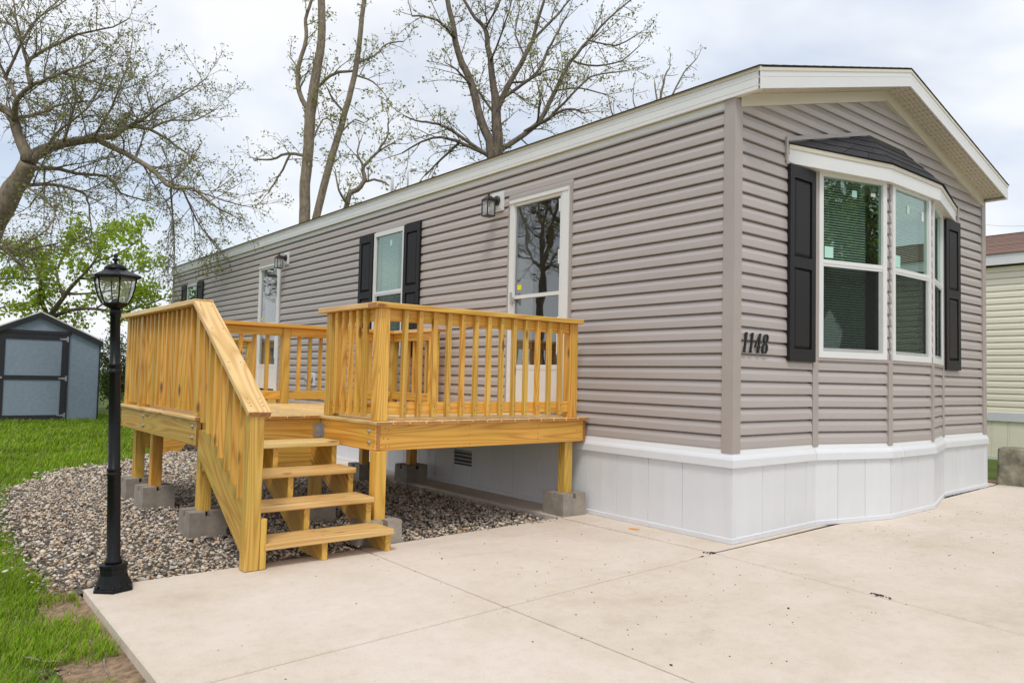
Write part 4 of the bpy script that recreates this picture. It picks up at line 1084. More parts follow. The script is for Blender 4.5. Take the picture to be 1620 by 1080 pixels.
# ================================================================== LAMP POST
LX, LY = -3.845, 1.17; LS = 0.83
lp = thing('lamp_post', (LX, LY, 0.0), 'black metal garden lamp post with glass lantern standing on the driveway corner', 'street lamp')
lpc = (LX, LY, 0.0)
lathe('base_plate', [(0.106, 0.002), (0.106, 0.014), (0.094, 0.022)], lpc, 'dark_metal', lp, 6, False, 0.3)
lathe('base', [(0.088, 0.022), (0.079, 0.045), (0.067, 0.085), (0.066, 0.118), (0.070, 0.121), (0.070, 0.137), (0.062, 0.141)], lpc, 'dark_metal', lp, 12, False, 0.2)
for k in range(6):
    th = 0.3+k*math.pi/3
    p = (LX+0.088*math.cos(th), LY+0.088*math.sin(th)); tube('bolt', [(*p, 0.012), (*p, 0.034)], 0.009, 'dark_metal', lp, 8)
lathe('pole', [(r_*LS, z_) for r_, z_ in [(0.050, 0.139), (0.050, 0.155), (0.046, 0.158), (0.046, 0.168), (0.0405, 0.172), (0.0390, 0.60), (0.043, 0.604), (0.043, 0.616), (0.039, 0.620), (0.039, 0.628), (0.043, 0.632), (0.043, 0.642), (0.0365, 0.646), (0.0345, 1.145), (0.041, 1.150), (0.041, 1.163), (0.034, 1.168), (0.034, 1.182), (0.041, 1.187), (0.041, 1.200), (0.0315, 1.205), (0.0295, 1.452), (0.034, 1.453), (0.0345, 1.482), (0.030, 1.492), (0.020, 1.498)]], lpc, 'dark_metal', lp, 20, True)
hx = [k*math.pi/3+0.52 for k in range(6)]
gpf = [(0.066, 1.522), (0.086, 1.560), (0.099, 1.605), (0.106, 1.655)]
lathe('bowl', [(0.020, 1.492), (0.036, 1.497), (0.071, 1.519), (0.071, 1.525), (0.03, 1.527), (0.004, 1.550)], lpc, 'dark_metal', lp, 6, False, hx[0])
for k in range(6):
    tube('lantern_rib', [(LX+r_*math.cos(hx[k]), LY+r_*math.sin(hx[k]), z_) for r_, z_ in gpf], 0.0042, 'dark_metal', lp, 6)
    k2 = (k+1) % 6; V = []
    for r_, z_ in gpf:
        for kk, kn in ((k, k2), (k2, k)):
            r2 = r_-0.002; V.append((LX+r2*(math.cos(hx[kk])*0.955+math.cos(hx[kn])*0.045), LY+r2*(math.sin(hx[kk])*0.955+math.sin(hx[kn])*0.045), z_))
    mesh_obj('lantern_pane', V, [(2*i, 2*i+1, 2*i+3, 2*i+2) for i in range(3)], 'lamp_glass', lp)
lathe('lantern_roof', [(0.108, 1.652), (0.130, 1.656), (0.132, 1.668), (0.126, 1.672), (0.066, 1.700), (0.058, 1.706)], lpc, 'dark_metal', lp, 6, False, hx[0])
lathe('dome', [(0.058, 1.704), (0.054, 1.717), (0.040, 1.730), (0.012, 1.738)], lpc, 'dark_metal', lp, 20)
lathe('finial', [(0.010, 1.740), (0.007, 1.748), (0.018, 1.757), (0.016, 1.764), (0.008, 1.767), (0.012, 1.776), (0.009, 1.786), (0.002, 1.793)], lpc, 'dark_metal', lp, 14)
# the post stands a little out of plumb
lp.rotation_mode = 'XYZ'
lp.rotation_euler = (0.0, -0.036, 0.0)

# ================================================================== SHED
SY = 17.2; sx0, sx1 = -3.50, -0.98; spk = (sx0+sx1)/2; sb = -0.06; se = 1.80; sp_ = 2.40; SD = 2.6
shed = thing('garden_shed', (spk, SY+SD/2, sb), 'small grey-blue garden shed with black trim and plank door on the lawn', 'shed')
FS = Wall((0, SY), (1, 0), (0, -1))
def gable(x): return se+(sp_-se)*(1-abs(x-spk)/((sx1-sx0)/2))
dx0, dx1, dzt = -3.06, -1.63, 1.93
V = [(sx0, 0.0, sb), (dx0, 0, sb), (dx0, 0, dzt), (sx0, 0, dzt if False else se)]
wmesh(FS, [(sx0, 0, sb), (sx1, 0, sb), (sx1, 0, se), (spk, 0, sp_), (sx0, 0, se), (sx0, -0.05, sb), (sx1, -0.05, sb), (sx1, -0.05, se), (spk, -0.05, sp_), (sx0, -0.05, se)], [(4, 3, 2, 1, 0), (5, 6, 7, 8, 9), (0, 1, 6, 5), (1, 2, 7, 6), (2, 3, 8, 7), (3, 4, 9, 8), (4, 0, 5, 9)], 'front_wall', 'shed_panel', shed)
for x in (sx0, sx1-0.04): block('side_wall', x, x+0.04, SY+0.051, SY+SD, sb, se-0.02, 'shed_panel', shed)
block('back_wall', sx0+0.04, sx1-0.04, SY+SD-0.04, SY+SD-0.001, sb, se, 'shed_panel', shed)
wbox(FS, [(sx0-0.012, sx0+0.03, 0.001, 0.02, sb, se-0.05), (sx0-0.02, sx0-0.0005, -0.08, 0.02, sb, se-0.05)], 'corner_trim', 'shed_trim', shed)
wbox(FS, [(sx1-0.012, sx1+0.02, 0.001, 0.02, sb, se-0.05), (sx1+0.0005, sx1+0.02, -0.08, 0.0009, sb, se-0.05)], 'corner_trim', 'shed_trim', shed)
dr = wbox(FS, [(dx0+0.09, dx1-0.09, 0.004, 0.018, sb+0.04, dzt-0.09)], 'shed_door', 'shed_panel', shed)
wbox(FS, [(dx0, dx0+0.055, 0.002, 0.034, sb+0.01, dzt), (dx1-0.045, dx1, 0.002, 0.034, sb+0.01, dzt), (dx0-0.02, dx1+0.03, 0.002, 0.040, dzt, dzt+0.075)], 'door_casing', 'shed_trim', dr)
for z0_, z1_ in ((sb+0.02, sb+0.12), (0.87, 0.97), (dzt-0.135, dzt-0.005)): wbox(FS, [(dx0+0.165, dx1-0.15, 0.0185, 0.032, z0_, z1_)], 'door_rail', 'shed_trim', dr)
for a, b_ in ((dx0+0.06, dx0+0.165), (dx1-0.15, dx1-0.05)): wbox(FS, [(a, b_, 0.0185, 0.033, sb+0.02, dzt-0.005)], 'door_stile', 'shed_trim', dr)
for z in (dzt-0.10, 0.91, sb+0.11):
    wmesh(FS, [(dx1-0.02, 0.036, z-0.06), (dx1-0.02, 0.036, z+0.06), (dx1-0.06, 0.036, z+0.06), (dx1-0.06, 0.036, z+0.025), (dx1-0.20, 0.036, z+0.012), (dx1-0.20, 0.036, z-0.012), (dx1-0.06, 0.036, z-0.025), (dx1-0.06, 0.036, z-0.06)], [tuple(range(8))], 'hinge', 'galvanised', dr)
wbox(FS, [(dx0+0.01, dx0+0.13, 0.035, 0.045, 0.89, 0.935)], 'latch', 'galvanised', dr)
ov = 0.06
for sd in (-1, 1):
    ex = sx0-ov if sd < 0 else sx1+ov; ez = gable(sx0)-ov*(sp_-se)/((sx1-sx0)/2)
    def prism(name, y0, y1, h0, h1, mat):
        V = [(ex, y0, ez+h0), (spk, y0, sp_+h0), (spk, y0, sp_+h1), (ex, y0, ez+h1), (ex, y1, ez+h0), (spk, y1, sp_+h0), (spk, y1, sp_+h1), (ex, y1, ez+h1)]
        return fix_normals(mesh_obj(name, V, [(0, 1, 2, 3), (7, 6, 5, 4), (0, 4, 5, 1), (1, 5, 6, 2), (2, 6, 7, 3), (3, 7, 4, 0)], mat, shed))
    prism('roof', SY-0.06, SY+SD+0.05, 0.03, 0.055, 'shed_roof'); prism('roof_trim', SY-0.07, SY-0.045, -0.09, 0.028, 'shed_trim'); prism('drip_edge', SY-0.075, SY-0.04, 0.0285, 0.058, 'white_trim')

# ================================================================== NEIGHBOUR HOUSE
NX = 8.8
def nz(v, u=1590): return hit(u, v, 0, NX)[2]
nb = thing('neighbour_house', (NX+2, 3, 0.05), 'cream sided neighbouring home with brown shingle roof beyond the driveway', 'house')
NW = Wall((NX, 0), (0, 1), (-1, 0)); NY0, NY1 = -7.0, 9.0
zb0, zb1, zc, zf0, zf1 = 0.10, nz(666), nz(653), nz(419.5), nz(403)
clad(NW, NY0, NY1, zf0-0.02, [], 'cream_siding', nb, zb=zc)
wbox(NW, [(NY0, NY1, -0.05, 0.04, zb1, zc)], 'belt_trim', 'white_vinyl', nb)
a = NY0
while a < NY1:
    V = [(a, 0.0, zb0), (a+0.006, 0.012, zb0), (a+0.20, 0.012, zb0), (a+0.206, 0.002, zb0), (a+0.212, 0.012, zb0), (a+0.224, 0.012, zb0), (a+0.23, 0.0, zb0)]
    V += [(q[0], q[1], zb1) for q in V]; n = 7
    wmesh(NW, V, [tuple(reversed((i, i+1, n+i+1, n+i))) for i in range(n-1)], 'skirting_panel', 'cream_siding', nb); a += 0.23
wbox(NW, [(NY0, NY1, -0.03, 0.02, 0.03, zb0-0.001)], 'skirting_track', 'white_vinyl', nb)
wbox(NW, [(NY0-0.2, NY1, 0.10, 0.13, zf0, zf1)], 'fascia', 'white_trim', nb)
wbox(NW, [(NY0-0.2, NY1, -0.05, 0.099, zf0+0.01, zf0+0.03)], 'soffit', 'cream_trim', nb)
block('side_wall', NX+0.071, NX+4.4, NY0+0.001, NY0+0.07, 0.1, zf0+0.05, 'cream_siding', nb)
block('back_wall', NX+4.3, NX+4.4, NY0+0.07, NY1, 0.1, zf0, 'cream_siding', nb)
nr = 14; nsl = 0.30
for sd in (0, 1):
    for i in range(nr):
        d0, d1 = 2.42*i/nr, 2.42*(i+1)/nr+0.03
        x0_, x1_ = (NX-0.15+d0, NX-0.15+d1) if sd == 0 else (NX+4.69-d0, NX+4.69-d1)
        V = []
        for y in (NY0-0.22, NY1): V += [(x0_, y, zf1+d0*nsl), (x1_, y, zf1+d1*nsl), (x1_, y, zf1+d1*nsl+0.004), (x0_, y, zf1+d0*nsl+0.012)]
        fix_normals(mesh_obj('shingle_course', V, [(0, 1, 2, 3), (7, 6, 5, 4), (0, 4, 5, 1), (1, 5, 6, 2), (2, 6, 7, 3), (3, 7, 4, 0)], 'brown_shingle', nb))
mesh_obj('gable_wall', [(NX, NY0+0.03, zf0), (NX+4.4, NY0+0.03, zf0), (NX+2.27, NY0+0.03, zf1+0.68)], [(0, 1, 2)], 'cream_siding', nb)

# old concrete stub at the edge of the drive
cb = (5.30, -0.22)
bm = bmesh.new(); bmesh.ops.create_cube(bm, size=1.0)
for v in bm.verts: v.co = Vector((v.co.x*0.34*(1-0.08*(v.co.z > 0)), v.co.y*0.44*(1-0.06*(v.co.z > 0)), v.co.z*0.46))
bmesh.ops.bevel(bm, geom=[e for e in bm.edges], offset=0.03, segments=3, affect='EDGES', profile=0.5)
bmesh.ops.subdivide_edges(bm, edges=[e for e in bm.edges if e.calc_length() > 0.1], cuts=5, use_grid_fill=True)
for v in bm.verts: v.co += Vector((random.uniform(-1, 1), random.uniform(-1, 1), random.uniform(-1, 1)))*0.003
me = bpy.data.meshes.new('concrete_stub'); bm.to_mesh(me); bm.free(); me.materials.append(MATS['mossy_concrete'])
o_ = bpy.data.objects.new('concrete_stub', me); o_.location = (cb[0], cb[1], 0.265); o_.rotation_euler[2] = 0.12; COL.objects.link(o_)
tag(o_, 'mossy old concrete block standing at the right edge of the driveway', 'concrete block')
# overhead wire
A = hit(1545, 353, 1, 12.0); B = hit(1640, 357, 1, 4.0)
wp = [A+(B-A)*t_+np.array([0, 0, -0.25*math.sin(math.pi*t_)*0.3]) for t_ in np.linspace(-0.6, 1.6, 16)]
o_ = tube('overhead_wire', wp, 0.006, 'cable', None, 5); tag(o_, 'thin overhead wire crossing the sky above the neighbouring roof', 'wire')

# ================================================================== TREES
class Tree:
    def __init__(s, seed): s.r = np.random.default_rng(seed); s.tv = []; s.tf = []; s.nt = 0; s.wv = []; s.wf = []; s.nw = 0; s.leaf = []
    def tube(s, pts, rad, sides, twig=False):
        V, F = tube_arrays(pts, rad, sides, not twig)
        if twig: s.wf += [tuple(i+s.nw for i in f) for f in F]; s.wv += V; s.nw += len(V)
        else: s.tf += [tuple(i+s.nt for i in f) for f in F]; s.tv += V; s.nt += len(V)
    def walk(s, p, d, L, n, wob, grav):
        pts = [p]; st_ = L/n
        for _ in range(n):
            d = d+s.r.normal(0, wob, 3)+np.array([0, 0, grav]); d /= np.linalg.norm(d); pts.append(pts[-1]+d*st_)
        return np.array(pts)
    def smooth(s, P, R, k=3):
        P = np.array(P); R = np.array(R); n = len(P); out, ro = [], []
        for i in range(n-1):
            p0, p1, p2, p3 = P[max(i-1, 0)], P[i], P[i+1], P[min(i+2, n-1)]
            for j in range(k):
                t_ = j/k; out.append(0.5*((2*p1)+(-p0+p2)*t_+(2*p0-5*p1+4*p2-p3)*t_**2+(-p0+3*p1-3*p2+p3)*t_**3)); ro.append(R[i]*(1-t_)+R[i+1]*t_)
        out.append(P[-1]); ro.append(R[-1]); return np.array(out), np.array(ro)
    def limb(s, pts, rad, q):
        """a limb drawn from its measured course; q = dict(step, len, twig step, twig len, leaf n, leaf size, grav, start)"""
        P, R = s.smooth(pts, rad); P = P+s.r.normal(0, 1, P.shape)*np.minimum(R, 0.03)[:, None]*0.35
        s.tube(P, R, 8 if R.max() > 0.05 else 6)
        seg = np.linalg.norm(np.diff(P, axis=0), axis=1); cum = np.concatenate([[0], np.cumsum(seg)]); L = cum[-1]
        a = L*q.get('start', 0.25)
        while a < L:
            i = min(np.searchsorted(cum, a), len(P)-1); i = max(i, 1); t_ = (a-cum[i-1])/max(seg[i-1], 1e-6)
            p = P[i-1]*(1-t_)+P[i]*t_; tg = P[i]-P[i-1]; tg /= np.linalg.norm(tg); r0 = R[i-1]
            s.branch(p, tg, r0, q, 1-0.45*a/L); a += q['step']*s.r.uniform(0.5, 1.5)
        s.branch(P[-1], tg, R[-1]*1.6, q, 0.55, True)
    def branch(s, p, tg, r0, q, f, tip=False):
        d = tg*(1.0 if tip else s.r.uniform(0.35, 0.9))+s.r.normal(0, 0.62 if not tip else 0.25, 3)+np.array([0, 0, q.get('up', 0.25)]); d /= np.linalg.norm(d)
        L = q['len']*f*s.r.uniform(0.5, 1.25); rb = max(0.0045, min(r0*0.45, 0.012*L+0.006))
        B = s.walk(p, d, L, 6, 0.10, q.get('grav', 0.0)); s.tube(B, np.linspace(rb, q.get('tip', 0.0045), 7), 5, True)
        a = 0.18; 
        while a < 1.0:
            k = a*6; i = int(k); pp = B[i]*(1-(k-i))+B[min(i+1, 6)]*(k-i); t2 = B[min(i+1, 6)]-B[i]; t2 /= (np.linalg.norm(t2)+1e-9)
            d2 = t2*s.r.uniform(0.4, 1.0)+s.r.normal(0, 0.6, 3)+np.array([0, 0, q.get('up', 0.25)*0.7]); d2 /= np.linalg.norm(d2)
            L2 = q['tlen']*s.r.uniform(0.5, 1.3)*(1.1-0.5*a); T = s.walk(pp, d2, L2, 3, 0.12, q.get('grav', 0.0)*1.5)
            s.tube(T, np.linspace(max(0.0034, rb*0.5), q.get('tip', 0.0045)*0.75, 4), 3, True)
            for j in range(1, 4):
                if s.r.uniform() < q.get('leafp', 0.8): s.cluster(T[j], t2, q)
            a += q['tstep']/max(L, 0.2)*s.r.uniform(0.6, 1.4)
        s.cluster(B[-1], tg, q)
    def cluster(s, p, tg, q):
        n = s.r.poisson(q['leafn'])
        for _ in range(n):
            d = s.r.normal(0, 1, 3)+np.array([0, 0, q.get('droop', 0.2)]); d /= np.linalg.norm(d)
            s.leaf.append((p+s.r.normal(0, q.get('spread', 0.03), 3), d, q['leafs']*s.r.uniform(0.5, 1.3)))
    def build(s, name, base, label, bark, pal_, group=None):
        root = thing(name, base, label, 'tree', group)
        tr = mesh_obj('trunk', s.tv, s.tf, bark, root, smooth=True)
        tag(mesh_obj('twigs', s.wv, s.wf, 'twig', root), kind='stuff')
        n = len(s.leaf)
        if n:
            P = np.array([l[0] for l in s.leaf]); D = np.array([l[1] for l in s.leaf]); S = np.array([l[2] for l in s.leaf])[:, None]
            U = np.cross(D, s.r.normal(size=(n, 3))); U /= np.linalg.norm(U, axis=1)[:, None]; Nn = np.cross(D, U)
            V = np.stack([P, P+D*S*0.5+U*S*0.26+Nn*S*0.08, P+D*S, P+D*S*0.5-U*S*0.26+Nn*S*0.08], 1).reshape(-1, 3)
            k = np.arange(n)*4; F = np.concatenate([np.stack([k, k+1, k+2], 1), np.stack([k, k+2, k+3], 1)])
            pp = np.array(pal_); c = pp[s.r.integers(0, len(pp), n)]*s.r.uniform(0.75, 1.25, (n, 1))
            tag(col_mesh('crown', V-np.array(base), F, np.repeat(c, 4, 0), 'leaves', root), kind='stuff')
        return root
def px_limb(T, pl, depth, wob=0.5, ground=False, rmul=1.0):
    """pl: list of (u, v, half width in px); a gentle in-and-out drift gives the limb its third dimension;
    a limb starts on the nearest limb that is already there"""
    if not hasattr(T, 'grid'): T.grid = []
    d0 = depth; pl = list(pl)
    if T.grid and not ground:
        g_ = np.array(T.grid); k = np.argmin((g_[:, 0]-pl[0][0])**2+(g_[:, 1]-pl[0][1])**2)
        d0 = g_[k, 2]; pl[0] = (g_[k, 0], g_[k, 1], min(pl[0][2], g_[k, 3]))
    am = T.r.uniform(-wob, wob); pts, rad, ds = [], [], []
    for i, (u, v, h) in enumerate(pl):
        t_ = i/max(1, len(pl)-1); d = d0+(am*math.sin(t_*2.2) if not ground else 0.25*am*t_)
        pts.append(at_depth(u, v, d)); rad.append(max(0.006, h*d/FPX*rmul)); ds.append(d)
    for i in range(len(pl)-1):
        for t_ in np.linspace(0, 1, 8): T.grid.append(tuple(np.array([pl[i][0], pl[i][1], ds[i], pl[i][2]])*(1-t_)+np.array([pl[i+1][0], pl[i+1][1], ds[i+1], pl[i+1][2]])*t_))
    if ground:
        p0 = pts[0]; z = p0[2]
        pts = [np.array([p0[0], p0[1], -0.15]), np.array([p0[0], p0[1], 0.3*min(1, z)])]+([np.array([p0[0], p0[1], z*0.5])] if z > 2 else [])+pts
        rad = [rad[0]*1.5, rad[0]*1.25]+([rad[0]*1.1] if z > 2 else [])+rad
    return pts, rad
GREEN_BUD = [(0.28, 0.33, 0.07), (0.34, 0.38, 0.08), (0.22, 0.26, 0.07), (0.30, 0.29, 0.10), (0.22, 0.19, 0.07)]
OLIVE_BUD = [(0.28, 0.32, 0.08), (0.36, 0.36, 0.10), (0.40, 0.38, 0.15), (0.24, 0.27, 0.07)]
LIME = [(0.30, 0.42, 0.02), (0.36, 0.48, 0.03), (0.24, 0.36, 0.015), (0.40, 0.50, 0.05)]
# --- big spreading tree at the left
TA = Tree(3); dA = 15.0
QA = dict(step=0.125, len=1.2, tstep=0.085, tlen=0.42, leafn=2.6, leafs=0.052, up=0.16, grav=-0.015, start=0.15, tip=0.0032, spread=0.035)
limbsA = [([(-75, 520, 26), (-20, 372, 23), (5, 325, 20), (30, 285, 17), (46, 255, 14)], True, dict(QA, start=0.97)),
 ([(46, 256, 12), (60, 243, 10.5), (100, 226, 8.5), (155, 220, 7), (185, 213, 5), (202, 200, 4), (235, 205, 3), (280, 232, 2), (312, 256, 1.2)], False, QA),
 ([(155, 220, 6), (185, 237, 5.5), (222, 256, 5), (252, 278, 4.2), (270, 296, 3.6), (304, 298, 2.8), (333, 322, 2), (367, 341, 1.2)], False, QA),
 ([(304, 298, 2), (340, 312, 1.5), (385, 326, 1)], False, QA), ([(270, 297, 2), (273, 340, 1.5), (276, 390, 1), (274, 420, .7)], False, dict(QA, grav=-0.06, up=0)), ([(290, 305, 2), (312, 350, 1.4), (345, 395, 1)], False, dict(QA, grav=-0.06, up=0)),
 ([(45, 256, 12), (30, 215, 9.5), (20, 185, 8), (0, 168, 7), (-40, 145, 5)], False, QA),
 ([(24, 192, 6), (27, 160, 5), (48, 137, 4), (75, 125, 3), (110, 112, 2.2), (150, 95, 1.3)], False, QA),
 ([(46, 135, 4), (43, 105, 3.6), (70, 80, 3), (122, 56, 2.2), (178, 43, 1.4), (205, 28, .9)], False, QA),
 ([(26, 160, 4), (15, 130, 3.2), (3, 110, 2.5), (-15, 70, 1.5)], False, QA), ([(43, 105, 3), (35, 70, 2.4), (25, 30, 1.8), (20, -20, 1)], False, QA),
 ([(44, 268, 5), (80, 266, 4), (120, 275, 3.2), (170, 280, 2.4), (190, 305, 1.8), (235, 318, 1.2)], False, QA), ([(34, 300, 4), (75, 290, 3.2), (130, 305, 2.4), (140, 325, 1.8), (145, 372, 1)], False, QA),
 ([(202, 200, 3), (225, 190, 2.4), (250, 170, 1.8), (290, 150, 1.2), (325, 125, .8)], False, QA), ([(150, 220, 3), (165, 190, 2.4), (180, 160, 1.8), (200, 110, 1.2), (210, 65, .8)], False, QA),
 ([(100, 226, 3), (112, 190, 2.2), (120, 150, 1.6), (115, 105, 1)], False, QA), ([(235, 205, 2.4), (270, 190, 1.8), (310, 190, 1.2), (345, 170, .8)], False, QA), ([(30, 288, 2.6), (85, 330, 2), (70, 365, 1.5), (30, 392, 1)], False, QA), ([(-30, 392, 5), (15, 392, 4), (40, 395, 2.5), (90, 385, 1.4)], False, QA),
 ([(20, 185, 4), (60, 180, 3), (100, 165, 2), (150, 160, 1.2)], False, QA), ([(75, 240, 3), (95, 205, 2.2), (140, 170, 1.5), (165, 120, 1)], False, QA), ([(10, 120, 3), (50, 40, 2), (90, 10, 1.2), (130, -15, .8)], False, QA), ([(100, 115, 2.5), (150, 130, 1.8), (200, 140, 1.2), (240, 115, .8)], False, QA)]
for pl, gr, q in limbsA: TA.limb(*px_limb(TA, pl, dA, 1.6, gr, 0.85), q)
b0 = at_depth(-75, 520, dA); treeA = TA.build('maple_tree', (b0[0], b0[1], -0.1), 'large spreading tree with arching limbs and small spring buds at the far left', 'bark', GREEN_BUD)
# --- double-trunk tree behind the house
TB = Tree(5); dB = 25.5
QB = dict(step=0.55, len=1.5, tstep=0.20, tlen=0.55, leafn=3.0, leafs=0.105, up=0.3, start=0.30, tip=0.006, spread=0.07)
limbsB = [([(482, 352, 9), (483, 290, 8.5), (488, 230, 8.5), (491, 180, 9), (499, 120, 7.5), (509, 65, 6.5), (508, 0, 6), (504, -60, 5)], True), ([(500, 352, 6.5), (519, 272, 6.2), (531, 228, 5.8), (546, 178, 5), (561, 118, 4.6), (569, 62, 4.2), (575, 10, 3.8), (583, -40, 3)], True),
 ([(484, 178, 4), (473, 145, 3.8), (472, 107, 3.6), (485, 60, 3.2), (483, 31, 2.8), (493, 0, 2.4), (500, -30, 2)], False), ([(502, 150, 3), (517, 125, 2.8), (535, 115, 2.4), (560, 113, 2)], False), ([(477, 245, 2.6), (455, 243, 2.2), (430, 252, 1.8), (405, 252, 1.2)], False), ([(460, 247, 2), (440, 280, 1.6), (425, 305, 1)], False),
 ([(570, 100, 2), (592, 88, 1.6), (612, 70, 1.2), (638, 66, .9)], False), ([(545, 178, 2), (528, 160, 1.6), (517, 138, 1.2)], False), ([(560, 118, 1.6), (590, 130, 1.2), (605, 145, .9)], False), ([(485, 235, 1.6), (510, 190, 1.3), (530, 195, 1)], False), ([(535, 215, 1.6), (560, 190, 1.2), (575, 195, .9)], False), ([(472, 107, 1.4), (458, 90, 1)], False)]
for pl, gr in limbsB: TB.limb(*px_limb(TB, pl, dB, 0.8, gr), dict(QB, start=0.55 if gr else 0.15, step=0.6 if gr else 0.42, len=1.1 if gr else 1.3))
b0 = at_depth(490, 352, dB); TB.build('double_trunk_tree', (b0[0], b0[1], -0.1), 'tall tree with two straight trunks rising behind the far roof', 'bark', OLIVE_BUD)
# --- small leaning tree
TC = Tree(8); dC = 23.0
for pl, gr in [([(549, 328, 4.2), (565, 300, 4), (577, 285, 3.6), (575, 265, 2.8), (597, 240, 2), (612, 215, 1.4), (615, 190, .9)], True), ([(577, 287, 2.4), (600, 285, 1.8), (620, 298, 1.2)], False), ([(576, 265, 2), (565, 240, 1.5), (572, 220, 1)], False), ([(551, 324, 2), (536, 300, 1.6), (530, 268, 1)], False), ([(597, 240, 1.5), (625, 225, 1)], False)]:
    TC.limb(*px_limb(TC, pl, dC, 0.6, gr), dict(QB, step=0.32, len=1.15, start=0.5 if gr else 0.15, leafn=2.2))
b0 = at_depth(549, 328, dC); TC.build('leaning_tree', (b0[0], b0[1], -0.1), 'small leaning tree behind the roof by the white vent pipes', 'bark', OLIVE_BUD)
# --- multi-stem tree
TD = Tree(13); dD = 19.5
QD = dict(step=0.26, len=1.25, tstep=0.17, tlen=0.45, leafn=2.3, leafs=0.078, up=0.28, start=0.18, tip=0.0055, spread=0.05)
limbsD = [([(778, 250, 7), (762, 195, 6.6), (746, 135, 6), (724, 82, 5), (715, 31, 4.2), (705, -15, 3.4)], True), ([(787, 250, 8.5), (785, 175, 7.5), (781, 136, 5.5), (772, 72, 4.2), (767, 46, 3.4), (745, 21, 2.6), (729, -12, 1.8)], True), ([(788, 172, 5.5), (806, 132, 4.6), (831, 90, 3.8), (842, 64, 3.2), (849, 39, 2.6), (863, -5, 2)], False), ([(842, 64, 2.6), (870, 36, 2.2), (892, 11, 1.6), (908, -8, 1.2)], False),
 ([(795, 155, 3), (817, 141, 2.8), (849, 115, 2.4), (867, 79, 2), (885, 46, 1.5), (900, 20, 1)], False), ([(815, 240, 4.4), (849, 197, 4), (878, 143, 3.4), (903, 97, 2.8), (931, 64, 2), (960, 32, 1.5), (1003, -3, 1)], False), ([(831, 218, 3), (871, 186, 2.4), (900, 172, 1.8), (926, 180, 1.2)], False), ([(871, 186, 2.4), (905, 150, 1.8), (935, 122, 1.4), (990, 112, .9)], False), ([(903, 97, 2), (945, 105, 1.6), (985, 95, 1.1), (1012, 72, .8)], False), ([(931, 64, 1.6), (975, 72, 1.2), (1015, 50, .8)], False),
 ([(766, 252, 3.2), (727, 215, 2.6), (692, 195, 2.1), (667, 193, 1.6), (641, 184, 1)], False), ([(760, 254, 3), (720, 222, 2.4), (684, 218, 1.8), (636, 242, 1.1)], False), ([(727, 235, 2.2), (699, 251, 1.8), (672, 278, 1.2)], False), ([(718, 64, 2.6), (692, 32, 2), (652, 25, 1.2)], False), ([(746, 135, 2), (722, 110, 1.4), (705, 100, .9)], False), ([(775, 95, 2), (790, 62, 1.6), (805, 20, 1.2), (812, -10, .9)], False), ([(781, 190, 2.2), (768, 160, 1.8), (755, 142, 1.2)], False), ([(767, 46, 2), (785, 15, 1.5), (795, -10, 1)], False), ([(806, 132, 2), (835, 128, 1.6), (870, 110, 1.1), (900, 120, .8)], False), ([(849, 197, 1.8), (855, 160, 1.4), (850, 130, 1)], False), ([(831, 90, 1.8), (815, 55, 1.3), (822, 15, .9)], False), ([(878, 143, 1.8), (920, 140, 1.3), (960, 150, .9)], False)]
for pl, gr in limbsD: TD.limb(*px_limb(TD, pl, dD, 1.1, gr), dict(QD, start=0.55 if gr else 0.12))
b0 = at_depth(787, 250, dD); treeD = TD.build('multi_stem_tree', (b0[0], b0[1], -0.1), 'bare multi-stemmed tree with sparse leaf buds behind the middle of the roof', 'bark_dark', OLIVE_BUD)
# --- tree tops just showing over the roof at the right
TE = Tree(21); dE = 17.0
for pl, gr in [([(1045, 215, 3.5), (1045, 160, 2), (1052, 122, 1.4), (1060, 106, .9)], True), ([(1048, 190, 2), (1064, 150, 1.6), (1082, 115, 1.2), (1103, 92, .8)], False), ([(1045, 185, 1.6), (1038, 150, 1.2), (1035, 130, .8)], False), ([(1045, 205, 2), (1015, 190, 1.5), (1002, 160, 1), (1003, 138, .8)], False), ([(1015, 190, 1.6), (975, 190, 1.2), (962, 152, .8)], False)]:
    TE.limb(*px_limb(TE, pl, dE, 0.3, gr), dict(QD, step=0.3, len=0.5, tlen=0.25, start=0.75 if gr else 0.3, leafs=0.06, leafn=1.4))
b0 = at_depth(1045, 215, dE); TE.build('young_tree', (b0[0], b0[1], -0.1), 'slender young tree whose tips show over the roof left of the gable', 'bark', OLIVE_BUD)
# --- lime green tree behind the shed
TF = Tree(34); dF = 20.5
QF = dict(step=0.30, len=0.95, tstep=0.13, tlen=0.38, leafn=8.0, leafs=0.125, up=0.05, start=0.2, tip=0.005, spread=0.09, droop=-0.1)
limbsF = [([(70, 540, 6), (78, 505, 5), (100, 470, 3.6), (125, 440, 2.6), (150, 415, 1.6), (165, 385, 1)], True), ([(78, 505, 4), (62, 470, 3), (64, 440, 2), (50, 405, 1.2)], False), ([(85, 505, 3.6), (130, 488, 2.6), (200, 492, 1.8), (262, 470, 1)], False), ([(100, 470, 2.6), (90, 430, 2), (110, 390, 1.4), (130, 368, 1)], False), ([(125, 440, 2), (180, 440, 1.5), (235, 420, 1)], False), ([(64, 440, 1.8), (25, 440, 1.4), (-15, 445, 1)], False), ([(70, 480, 2), (30, 480, 1.5), (-10, 490, 1)], False), ([(110, 470, 2), (160, 462, 1.5), (220, 455, 1)], False), ([(150, 415, 1.4), (190, 400, 1.1), (225, 375, .8)], False), ([(110, 390, 1.2), (165, 365, .9), (215, 362, .7)], False), ([(50, 405, 1.2), (85, 400, 1), (20, 400, .8)], False), ([(150, 480, 1.5), (200, 465, 1.2), (250, 500, .8)], False)]
for pl, gr in limbsF: TF.limb(*px_limb(TF, pl, dF, 1.0, gr), QF)
